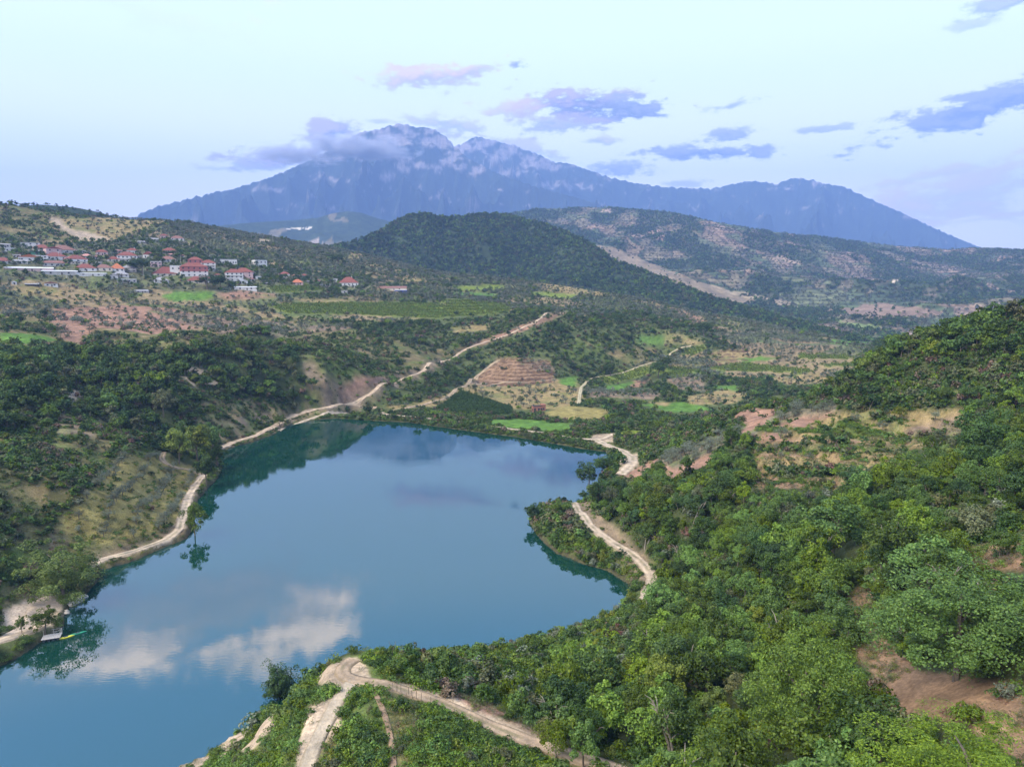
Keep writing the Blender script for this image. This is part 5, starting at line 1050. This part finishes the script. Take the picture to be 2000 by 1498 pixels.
# forked snag
def snag():
    x, y, z = hit(767, 1285); b = MB(); b.tube([(0, 0, -.3), (0, 0, .9), (.05, 0, 1.3)], [.05, .045, .04], 5)
    for s_ in (-1, 1): b.tube([(.03, 0, 1.1), (s_ * .3, .05, 1.7), (s_ * .45, 0, 2.3)], [.035, .03, .02], 5)
    tag(b.build('dead_snag', M_BARK, None, (x, y, z)), 'bare forked dead snag on the crest of the near spur', 'snag')
snag()
# stakes beside the near track
SB = MB(); SB.tube([(0, 0, -.2), (.02, 0, .6), (0, .02, 1.05)], [.035, .03, .03], 5); SME = SB.mesh('stake', [M_BARK])
ORD = ['first', 'second', 'third', 'fourth', 'fifth', 'sixth', 'seventh', 'eighth', 'ninth', 'tenth']
for i, (px, py) in enumerate([(767, 1350), (775, 1352), (783, 1353), (798, 1358), (806, 1364), (813, 1366), (822, 1370), (840, 1378)]):
    x, y, z = hit(px, py); o = link('stake', SME, None, (x, y, z)); o.rotation_euler = (random.uniform(-.1, .1), random.uniform(-.1, .1), i)
    tag(o, 'thin wooden stake beside the near track, ' + ('leftmost of eight' if i == 0 else 'rightmost of eight' if i == 7 else ORD[i] + ' from left of eight'), 'stake', 'stakes beside the near track')

# ------------------------------------------------------------------ random plants by cover
rng = np.random.default_rng(77)
cl = lambda x, y, s, k=0: fbm(x / s, y / s, 3, 200 + k)
# near woodland and bush, 0-450 m
def spur_cover():
    x, y = candidates(42, 150, 2.4, rng); k = (np.arctan2(x, y) < R(16)); x, y = x[k], y[k]; cv, _, _ = cover_at(x, y); n1 = cl(x, y, 9, 3)
    p = np.select([cv == C['herb'], cv == C['low'], np.isin(cv, [C['dry'], C['brown']])], [.95 * sstep(-.75, -.35, n1), .3, .3], 0); accept('herb', x, y, p, rng.uniform(.35, .85, len(x)), rng, 1, .05)
    x, y = candidates(42, 150, .12, rng); k = (np.arctan2(x, y) < R(16)); x, y = x[k], y[k]; cv, _, _ = cover_at(x, y); accept('bush', x, y, np.where(np.isin(cv, [C['herb'], C['dry']]), .8, 0), rng.uniform(.4, .9, len(x)), rng, 1.2, .8)
spur_cover()
def waterside():
    q = resample(np.vstack([LAKE, LAKE[:1]]), .5); q = np.repeat(q, 4, 0); x = q[:, 0] + rng.normal(0, 1.6, len(q)); y = q[:, 1] + rng.normal(0, 1.6, len(q)); k = (y > 40) & (np.abs(np.arctan2(x, y)) < R(44)); x, y = x[k], y[k]; cv, _, _ = cover_at(x, y)
    p = np.where(np.isin(cv, [C['pale']]), .03, np.where(x < -60, .35, .8)); accept('herb', x, y, p * .8, rng.uniform(.5, 1.1, len(x)), rng, 1, .4); accept('bush', x, y, p * .10, rng.uniform(.6, 1.2, len(x)), rng, 1.4, .4)
waterside()
def near_plants():
    x, y = candidates(34, 450, .09, rng); cv, _, _ = cover_at(x, y); r = np.hypot(x, y)
    p = np.select([cv == C['forest'], cv == C['bush'], cv == C['scrub'], cv == C['orchard']], [.95, .2, .12 * sstep(0, .4, cl(x, y, 40)), .0], 0)
    accept('tree', x, y, p, (.42 + .95 * rng.random(len(x)) ** 1.5) * np.where(cv == C['forest'], .80, .55), rng, 7, .9)
    x, y = candidates(34, 450, .5, rng); cv, _, _ = cover_at(x, y); n1 = cl(x, y, 22, 1)
    p = np.select([cv == C['forest'], cv == C['bush'], cv == C['scrub'], cv == C['herb'], cv == C['orchard'], cv == C['dry'], cv == C['brown'], cv == C['terr'], cv == C['pale'], cv == C['red']],
                  [.35, .9, .85 * sstep(-.6, .2, n1), .22 * sstep(-.2, .4, n1), .02, .035, .07, .05, .06 * sstep(0, .5, n1), .02], np.where(cv == C['low'], .95, np.where(cv == C['cut'], .10, 0)))
    accept('bush', x, y, p, rng.uniform(.55, 1.7, len(x)) * np.where(cv == C['low'], 1.05, np.where(np.isin(cv, [C['forest'], C['bush']]), 1.1, .85)), rng, 1.5, .9)
    x, y = candidates(34, 450, 1.2, rng); cv, _, _ = cover_at(x, y); n1 = cl(x, y, 9, 3)
    p = np.select([cv == C['herb'], cv == C['bush'], cv == C['scrub'], cv == C['orchard'], cv == C['forest'], cv == C['terr'], cv == C['dry']], [.95 * sstep(-.55, -.1, n1), .3, .4 * sstep(-.4, .3, n1), .10, .15, .45 * sstep(.0, .4, n1), .09], np.where(cv == C['low'], .4, np.where(cv == C['cut'], .06, 0)))
    accept('herb', x, y, p, rng.uniform(.45, 1.15, len(x)), rng, 1, .15)
    x, y = candidates(42, 240, 1.6, rng); cv, _, _ = cover_at(x, y)
    p = np.select([np.isin(cv, [C['dry'], C['terr'], C['brown'], C['orchard'], C['scrub']]), np.isin(cv, [C['herb'], C['red']]), cv == C['pale']], [.6, .2, .05], 0)
    accept('grass', x, y, p, rng.uniform(.35, .9, len(x)), rng, .6, -.3)
    x, y = candidates(42, 135, 3.0, rng); cv, _, _ = cover_at(x, y); accept('grass', x, y, np.where(np.isin(cv, [C['terr'], C['red'], C['brown'], C['dry']]), .85 * sstep(-.5, .3, cl(x, y, 6, 15)), 0), rng.uniform(.4, 1.0, len(x)), rng, .6, .2)
    # orchard rows, old olives on the banks
    x, y = lattice(-190, 30, 140, 420, 6.6, 3.4, .28, .07, rng); cv, _, _ = cover_at(x, y)
    accept('olive', x, y, np.where(cv == C['orchard'], .95, 0), rng.uniform(.62, .92, len(x)), rng, 4, .4)
    x, y = candidates(150, 460, .11, rng); cv, _, _ = cover_at(x, y); accept('olive', x, y, np.where(cv == C['oldolive'], .95, np.where(cv == C['dry'], .03, 0)), rng.uniform(.6, 1.0, len(x)), rng, 4, .4)
near_plants()
def gully_trees():
    x, y = candidates(400, 720, .03, rng); cv, _, _ = cover_at(x, y); accept('tree', x, y, np.where(cv == C['forest'], 1, np.where(cv == C['bush'], .12, 0)), rng.uniform(.5, 1.1, len(x)), rng, 7, .5)
    x, y = candidates(300, 560, .35, rng); cv, _, _ = cover_at(x, y); accept('bush', x, y, np.where(np.isin(cv, [C['herb']]), .5, np.where(cv == C['cut'], .10, 0)), rng.uniform(.4, 1.2, len(x)), rng, 1.5, .3)
gully_trees()
def mid_plants():
    x, y = candidates(450, 1400, .020, rng); cv, _, _ = cover_at(x, y); n1 = cl(x, y, 70, 5)
    p = np.select([cv == C['forest'], cv == C['bush'], cv == C['village'], np.isin(cv, [C['olive'], C['oldolive']]), cv == C['scrub'], cv == C['dry'], cv == C['brown']], [1, .55, .95, .10 * sstep(0, .5, n1) + .045, .34 * sstep(-.2, .4, n1), .02, .05], 0)
    accept('tree', x, y, p, rng.uniform(.6, 1.25, len(x)) * np.where(cv == C['village'], .75, .85), rng, 7, .5)
    x, y = candidates(450, 1400, .08, rng); cv, _, _ = cover_at(x, y); n1 = cl(x, y, 45, 6)
    p = np.select([cv == C['bush'], cv == C['scrub'], cv == C['forest'], np.isin(cv, [C['olive'], C['village']]), cv == C['herb'], np.isin(cv, [C['dry'], C['brown'], C['red']]), cv == C['terr']], [.95, .85 * sstep(-.6, .1, n1), .4, .26, .85, .10, .03], np.where(cv == C['cut'], .16, 0))
    accept('bush', x, y, p, rng.uniform(.8, 2.0, len(x)), rng, 1.5, .5)
    cidf = lambda x, y: cells(x / 70 + .4 * fbm(x / 90, y / 90, 2, 71), y / 38, 5)[0]
    for ang, lo_, hi2 in ((.1, 0, .34), (-.35, .34, .68), (.45, .68, 1.01)):
        x, y = lattice(-1100, 1000, 420, 1420, 5.4, 6.4, ang, .13, rng); cv, _, _ = cover_at(x, y); c2 = cells(x / 150, y / 90, 8)[0]; ok = (c2 >= lo_) & (c2 < hi2); c1 = cidf(x, y)
        p = np.select([cv == C['olive'], cv == C['oldolive'], cv == C['red'], cv == C['village'], cv == C['brown'], cv == C['dry']], [np.where(c1 > .85, .12, np.where(c1 > .62, .7, .97)), .95, .3, .35, .7, .15], 0) * ok
        accept('olive', x, y, p, rng.uniform(.75, 1.25, len(x)), rng, 4, .4)
    x, y = lattice(-500, 600, 380, 1000, 1.6, 2.6, .25, .08, rng); cv, _, _ = cover_at(x, y); accept('vine', x, y, np.where(cv == C['vine'], .95, 0), rng.uniform(.8, 1.1, len(x)), rng, 1.5, .3)
    x, y = lattice(-200, 150, 380, 640, .95, 1.3, .5, .10, rng); cv, _, _ = cover_at(x, y); accept('maize', x, y, np.where(cv == C['maize'], .97, 0), rng.uniform(.8, 1.1, len(x)), rng, 1.5, .3)
mid_plants()
POOL = {k: np.vstack(v) for k, v in POOL.items()}

# ------------------------------------------------------------------ geometry-node scatter for what cannot be counted
def gn_group(coll):
    ng = bpy.data.node_groups.new('scatter', 'GeometryNodeTree'); ng.interface.new_socket('Geometry', in_out='INPUT', socket_type='NodeSocketGeometry'); ng.interface.new_socket('Geometry', in_out='OUTPUT', socket_type='NodeSocketGeometry')
    N, L = ng.nodes, ng.links; gi = N.new('NodeGroupInput'); go = N.new('NodeGroupOutput'); ip = N.new('GeometryNodeInstanceOnPoints'); ci = N.new('GeometryNodeCollectionInfo')
    ci.inputs['Collection'].default_value = coll; ci.inputs['Separate Children'].default_value = True; ci.inputs['Reset Children'].default_value = True
    def attr(nm, ty): a = N.new('GeometryNodeInputNamedAttribute'); a.data_type = ty; a.inputs['Name'].default_value = nm; return a.outputs[0]
    ip.inputs['Pick Instance'].default_value = True
    L.new(gi.outputs[0], ip.inputs['Points']); L.new(ci.outputs[0], ip.inputs['Instance']); L.new(attr('idx', 'INT'), ip.inputs['Instance Index']); L.new(attr('rot', 'FLOAT_VECTOR'), ip.inputs['Rotation']); L.new(attr('scl', 'FLOAT_VECTOR'), ip.inputs['Scale'])
    L.new(ip.outputs[0], go.inputs[0]); return ng
def scatter(name, label, xyz, size, idx, protos, seed=0, tilt=.08, squash=.15):
    if len(xyz) == 0: return
    rng = np.random.default_rng(seed); coll = bpy.data.collections.new(name + '_kinds')
    for i, me in enumerate(protos): coll.objects.link(bpy.data.objects.new('%s_kind_%02d' % (name, i), me))
    me = bpy.data.meshes.new(name); me.vertices.add(len(xyz)); me.vertices.foreach_set('co', np.asarray(xyz, np.float32).ravel())
    n = len(xyz); rot = np.c_[rng.normal(0, tilt, n), rng.normal(0, tilt, n), rng.uniform(0, 6.283, n)].astype(np.float32); s = size[:, None] * rng.uniform(1 - squash, 1 + squash, (n, 3))
    a = me.attributes.new('rot', 'FLOAT_VECTOR', 'POINT'); a.data.foreach_set('vector', rot.ravel()); a = me.attributes.new('scl', 'FLOAT_VECTOR', 'POINT'); a.data.foreach_set('vector', s.astype(np.float32).ravel()); a = me.attributes.new('idx', 'INT', 'POINT'); a.data.foreach_set('value', np.asarray(idx, np.int32))
    o = link(name, me); md = o.modifiers.new('scatter', 'NODES'); md.node_group = gn_group(coll); tag(o, label, kind='stuff'); return o
def pick(rng, n, w): w = np.array(w, float); return rng.choice(len(w), n, p=w / w.sum())
LANDMARKS = [('the brown clearing', 1830, 1385), ('the small red clearing', 1680, 1180), ('the huge dark tree', 1850, 1225), ('the cut-off bright crown', 1850, 1450), ('the near track bend', 690, 1320), ('the lower near track', 1050, 1450), ('the pale footpath', 635, 1420),
 ('the narrow brown footpath', 765, 1430), ('the right bank track', 1215, 1070), ('the right promontory', 1070, 1040), ('the dry terraces', 1650, 885), ('the round dark tree', 1912, 850), ('the sandy saddle', 1225, 905), ('the dam', 900, 830), ('the left orchard', 240, 975),
 ('the big shore tree', 125, 1110), ('the jetty', 100, 1245), ('the left tree clump', 385, 880), ('the dry field', 470, 830), ('the pale scree', 630, 750), ('the white rock patch', 385, 740), ('the maize field', 930, 790), ('the dirt road fork', 680, 790), ('the lone bank tree', 380, 1020),
 ('the right hill crest', 1780, 650), ('the spreading pale-limbed tree', 1625, 1030), ('the feathery tree', 1815, 1105), ('the clearing sapling', 1952, 1070), ('the near shore', 1000, 1275), ('the forked snag', 767, 1275), ('the inlet', 1225, 1160), ('the grey olive strip', 1380, 875), ('the tip of the spur', 548, 1340), ('the leaning sapling', 1140, 1450), ('the leafy tall tree', 1575, 1330)]
ORD = ['first', 'second', 'third', 'fourth', 'fifth', 'sixth', 'seventh', 'eighth', 'ninth', 'tenth', 'eleventh', 'twelfth', 'thirteenth', 'fourteenth', 'fifteenth', 'sixteenth']
IND = []
def describe(px, py):
    ds = [(math.hypot(px - a, py - b), nm, a, b) for nm, a, b in LANDMARKS]; d, nm, a, b = min(ds); dx, dy = px - a, py - b
    rel = ('right of' if dx > 0 else 'left of') if abs(dx) > 1.2 * abs(dy) else ('above' if dy < 0 else 'below')
    return ('just ' if d < 55 else 'well ' if d > 150 else '') + rel + ' ' + nm
def settle_labels():
    by = {}
    for o, px, py, noun in IND: by.setdefault('%s %s' % (noun, describe(px, py)), []).append((px, o, py))
    for lab in [k for k, v in by.items() if len(v) > 14]:
        v = by.pop(lab); v = sorted(v, key=lambda q: q[2]); h = len(v) // 2
        by['upper ' + lab] = v[:h]; by['lower ' + lab] = v[h:]
    for lab, L_ in by.items():
        L_.sort(key=lambda q: q[0]); n = len(L_)
        for i, (px, o, py) in enumerate(L_):
            o['label'] = lab if n == 1 else lab + (', leftmost' if i == 0 else ', rightmost' if i == n - 1 else ', %s from left' % ORD[min(i, 15)] if i < n / 2 else ', %s from right' % ORD[min(n - 1 - i, 15)])
def size_word(s, a, b): return 'small ' if s < a else 'large ' if s > b else 'middling '
def individuals(kind, A, n_ind, maker):
    px, py = proj(A[:, 0], A[:, 1], A[:, 2] + A[:, 3] * 2); r = np.hypot(A[:, 0], A[:, 1]); inside = (px > 5) & (px < 1995) & (py > 0) & (py < 1490)
    score = np.where(inside, A[:, 3] / r, 0); order = np.argsort(-score)[:n_ind]
    for i in order: maker(A[i], px[i], py[i])
    m_ = np.ones(len(A), bool); m_[order] = False; return A[m_]
rg = np.random.default_rng(5)
def tree_ind(a, px, py):
    cv = int(a[4]); n = cl(np.array([a[0]]), np.array([a[1]]), 14, 9)[0]
    w = [2, 2, 2, 2, 2, 1.5, 1.5, .3, .8] if n < .15 else [.8, .6, 1.5, 1.5, 1.5, 2.5, 2.5, .5, .5]
    k = int(pick(rg, 1, w)[0]); words, tm, cm, mm = NEAR_T[k]; o = empty('broadleaf_tree', (a[0], a[1], a[2] - .1), rg.uniform(0, 6.28)); s = a[3]; o.scale = (s * rg.uniform(.9, 1.15), s * rg.uniform(.9, 1.15), s * rg.uniform(.85, 1.2)); o.rotation_euler = (rg.normal(0, .05), rg.normal(0, .05), o.rotation_euler.z)
    tag(o, 'tree', 'tree', 'broadleaf trees of the wooded slopes'); IND.append((o, px, py, size_word(s, .62, .85) + words + ' tree')); link('trunk', tm, o); link('crown', cm, o)
def bush_ind(a, px, py):
    n = cl(np.array([a[0]]), np.array([a[1]]), 12, 10)[0]; k = int(pick(rg, 1, [2, 2, 2, 1.5, .8, 1.2, .35, .7] if n < .2 else [1, 1.5, 1.5, 2, 1.5, 1, .3, .7])[0]); words, me = BUSH_N[k]
    o = link('shrub', me, None, (a[0], a[1], a[2] - .05)); s = a[3]; o.scale = (s * rg.uniform(.85, 1.2), s * rg.uniform(.85, 1.2), s * rg.uniform(.8, 1.25)); o.rotation_euler = (0, 0, rg.uniform(0, 6.28)); tag(o, 'shrub', 'shrub', 'shrubs on the near slopes'); IND.append((o, px, py, size_word(s, 1.2, 1.9) + words + ' shrub'))
def olive_ind(a, px, py):
    tm, cm, mm = OLIVE_N[int(rg.integers(0, 3))]; o = empty('olive_tree', (a[0], a[1], a[2] - .05), rg.uniform(0, 6.28)); o.scale = (a[3] * rg.uniform(.85, 1.15), a[3] * rg.uniform(.85, 1.15), a[3] * rg.uniform(.85, 1.15))
    tag(o, 'olive', 'olive tree', 'olive trees of the left orchard' if px < 700 else 'olive trees on the right bank'); IND.append((o, px, py, size_word(a[3], .6, .8) + 'olive tree')); link('trunk', tm, o); link('crown', cm, o)
rest_t = individuals('tree', POOL['tree'], 255, tree_ind); rest_b = individuals('bush', POOL['bush'], 290, bush_ind); rest_o = individuals('olive', POOL['olive'], 290, olive_ind)
settle_labels()
def split(A, d): r = np.hypot(A[:, 0], A[:, 1]); return A[r < d], A[r >= d]
def hue_idx(A, wd, wl, s, k): 
    n = cl(A[:, 0], A[:, 1], s, k); a = pick(rg, len(A), wd); b = pick(rg, len(A), wl); return np.where(n < .12, a, b)
a, b = split(rest_t, 260)
scatter('woodland', 'mixed green woodland round the lake', a[:, :3] - (0, 0, .1), a[:, 3], hue_idx(a, [2, 2, 2, 2, 2, 1.2, 1.2, .3, .9], [1, .6, 1.5, 1.5, 1.5, 2.2, 2.2, .4, .7], 16, 9), [t[3] for t in NEAR_T], 1)
scatter('far_woodland', 'darker trees in the gullies, the village and the valley', b[:, :3] - (0, 0, .1), b[:, 3], hue_idx(b, [3, 3, 2, 2, .6, .3, .8], [1.5, 1.5, 2, 2, 1.5, .8, .8], 40, 11), MID_T, 2)
a, b = split(rest_b, 200)
scatter('scrub', 'low green scrub on the near slopes', a[:, :3] - (0, 0, .05), a[:, 3], hue_idx(a, [2, 2, 2, 1.2, .7, 1.4, .5, .6], [1, 1.4, 1.4, 2, 1.4, 1, .4, .6], 12, 10), [t[1] for t in BUSH_N], 3)
scatter('far_scrub', 'patchy scrub on the far slopes', b[:, :3] - (0, 0, .05), b[:, 3], hue_idx(b, [2.5, 2.5, 1.8, 1.5, 1.6, 1.6, .8, .4], [1.2, 1.2, 2, 2, 1.5, 1.5, .6, 1.2], 30, 12), BUSH_M, 4)
a, b = split(rest_o, 300)
scatter('olive_grove', 'grey green olive trees on the banks', a[:, :3], a[:, 3], rg.integers(0, 3, len(a)), [t[2] for t in OLIVE_N], 5); scatter('olive_terraces', 'rows of olive trees across the village hill and valley', b[:, :3] - (0, 0, .05), b[:, 3], pick(rg, len(b), [3, 3, 3, 1]), OLIVE_M, 6)
A = POOL['herb']; scatter('undergrowth', 'bright green herbs and ferns covering the near ground', A[:, :3] - (0, 0, .05), A[:, 3], hue_idx(A, [1.5, 2.5, 1.5, .7, 2, 1.5], [2.5, 1, 2.5, 1.8, 1, .4], 8, 13), HERB, 7)
A = POOL['grass']; scatter('dry_grass', 'tufts of dry grass on the clearings', A[:, :3], A[:, 3], pick(rg, len(A), [2, 1.5, 1, 2]), GRASS, 8)
A = POOL['vine']; scatter('vines', 'rows of yellow green vines', A[:, :3], A[:, 3], pick(rg, len(A), [1, 2]), VINE, 9); A = POOL['maize']; scatter('maize', 'dark green maize in the triangular field', A[:, :3], A[:, 3], np.zeros(len(A)), MAIZE, 10)
# far hills
def layer_points(Ld, dens, rng, zone=lambda px, py: px > -1e9):
    x, y, z, px, py, T = (Ld[k] for k in ('x', 'y', 'z', 'px', 'py', 'T')); c = lambda q: (q[:-1, :-1] + q[1:, 1:]) / 2
    P0 = np.stack([x, y, z], -1); e1 = P0[1:, :-1] - P0[:-1, :-1]; e2 = P0[:-1, 1:] - P0[:-1, :-1]; ar = np.abs(e1[..., 0] * e2[..., 1] - e1[..., 1] * e2[..., 0])
    cx_, cy_ = c(x), c(y); th = np.arctan2(cx_, cy_); j = np.clip(((th - TH[0]) / (TH[1] - TH[0])).astype(int), 0, nT - 1); vis = (c(z) + 12 - CAMZ) / np.hypot(cx_, cy_) > CM[np.searchsorted(RR, 1330), j] - .008
    ok = vis & (c(T) < 1.06) & zone(c(px), c(py)) & (np.abs(th) < R(43)); w = np.where(ok, ar * dens(cx_, cy_, c(px), c(py)), 0).ravel(); n = int(w.sum()); k = rng.choice(len(w), n, p=w / w.sum()); a, b = rng.random(n), rng.random(n)
    i, jj = np.unravel_index(k, ok.shape); return P0[i, jj] + e1[i, jj] * a[:, None] + e2[i, jj] * b[:, None]
p = layer_points(LB, lambda x, y, px, py: .024 + .02 * sstep(-.4, .4, fbm(x / 45, y / 45, 3, 301)), rng); scatter('hill_forest', 'dense forest covering the dark hill', p - (0, 0, .4), rg.uniform(.5, 1.25, len(p)), hue_idx(p, [2.5, 1.5, 2.5, 1.2, .6], [1, 2, 1, 3.2, 1.2], 60, 14), FAR_T, 11)
dryP = [[(1150, 485), (1190, 480), (1260, 510), (1350, 545), (1440, 572), (1480, 590), (1440, 596), (1330, 560), (1240, 525)], [(1640, 600), (1730, 592), (1840, 608), (1830, 618), (1700, 622), (1650, 615)], [(1640, 625), (1680, 632), (1720, 640), (1690, 645), (1640, 635)]]
def dC(x, y, px, py):
    d = .0042 + .0075 * dens_c(x, y)
    for q in dryP: d = np.where(inpoly(px, py, q), .0004, d)
    return d
p = layer_points(LC, dC, rng); n1 = dens_c(p[:, 0], p[:, 1]); k = n1 > .45
scatter('slope_forest', 'woods in the folds of the far slope', p[k] - (0, 0, .4), rg.uniform(.7, 1.4, k.sum()), pick(rg, int(k.sum()), [3, 3, 3, 1.5, 1]), FAR_T, 12); scatter('slope_olives', 'scattered olives on the far slope', p[~k] - (0, 0, .3), rg.uniform(.8, 1.6, (~k).sum()), pick(rg, int((~k).sum()), [2, 2, 1]), FAR_O, 13)
p = layer_points(LA, lambda x, y, px, py: .012 + 0 * x, rng); scatter('ridge_scrub', 'dark scrub and pines on the ridge behind the village', p, rg.uniform(.3, .8, len(p)), pick(rg, len(p), [3, 3, 3, 1, .5]), FAR_T, 14)

# ------------------------------------------------------------------ haze
def haze():
    b = MB(); b.box(-14500, 14500, -600, 15500, -60, 2650); m, nt, N, L = newmat('valley_haze'); o = N.new('ShaderNodeOutputMaterial'); v = N.new('ShaderNodeVolumePrincipled')
    v.inputs['Color'].default_value = (.29, .48, 1.0, 1); v.inputs['Density'].default_value = HAZE_DENSITY; v.inputs['Anisotropy'].default_value = 0.0; L.new(v.outputs[0], o.inputs['Volume'])
    tag(b.build('haze', m), 'thin blue evening haze filling the valley', kind='stuff')
haze()
def cloudbank(px, py, d, hx, hy, hz, dens, seed, label):  # bank of cloud capping the peak, a noisy volume inside the haze box
    a, t = ray(px, py); bm = bmesh.new(); bmesh.ops.create_icosphere(bm, subdivisions=3, radius=1.0); me = bpy.data.meshes.new('peak_cloud'); bm.to_mesh(me); bm.free()
    m, nt, N, L = newmat('cloudbank'); o = N.new('ShaderNodeOutputMaterial'); v = N.new('ShaderNodeVolumePrincipled'); tc = N.new('ShaderNodeTexCoord'); mp = N.new('ShaderNodeMapping'); mp.inputs['Scale'].default_value = (2.2, 1.2, 1.0); mp.inputs['Location'].default_value = (seed, 0, 0); L.new(tc.outputs['Object'], mp.inputs[0])
    n1 = noise_node(nt, 1.6, 5, .62, mp.outputs[0]); ln = N.new('ShaderNodeVectorMath'); ln.operation = 'LENGTH'; L.new(tc.outputs['Object'], ln.inputs[0])
    f = N.new('ShaderNodeMath'); f.operation = 'SUBTRACT'; f.inputs[0].default_value = .78; L.new(ln.outputs['Value'], f.inputs[1])
    g = N.new('ShaderNodeMath'); g.operation = 'MULTIPLY_ADD'; L.new(n1.outputs[0], g.inputs[0]); g.inputs[1].default_value = 2.4; g.inputs[2].default_value = -1.2
    h = N.new('ShaderNodeMath'); h.operation = 'ADD'; L.new(f.outputs[0], h.inputs[0]); L.new(g.outputs[0], h.inputs[1])
    q = N.new('ShaderNodeMath'); q.operation = 'MULTIPLY'; q.use_clamp = False; L.new(h.outputs[0], q.inputs[0]); q.inputs[1].default_value = dens
    mx = N.new('ShaderNodeMath'); mx.operation = 'MAXIMUM'; L.new(q.outputs[0], mx.inputs[0]); mx.inputs[1].default_value = 0.0
    v.inputs['Color'].default_value = (.86, .84, .98, 1); L.new(mx.outputs[0], v.inputs['Density']); L.new(v.outputs[0], o.inputs['Volume']); me.materials.append(m)
    ob = link('peak_cloud', me, None, (d * math.sin(a), d * math.cos(a), CAMZ + d * t)); ob.scale = (hx / F * d, hy, hz / F * d); ob.rotation_euler = (0, 0, -float(a)); tag(ob, label, kind='stuff'); return ob
cloudbank(700, 288, 9000, 125, 420, 30, .02, 3.1, 'flat bank of evening cloud lying across the left shoulder of the peak')
cloudbank(570, 303, 9300, 110, 420, 20, .013, 7.7, 'thin bank of evening cloud left of the peak')
print('POOL', {k: len(v) for k, v in POOL.items()})
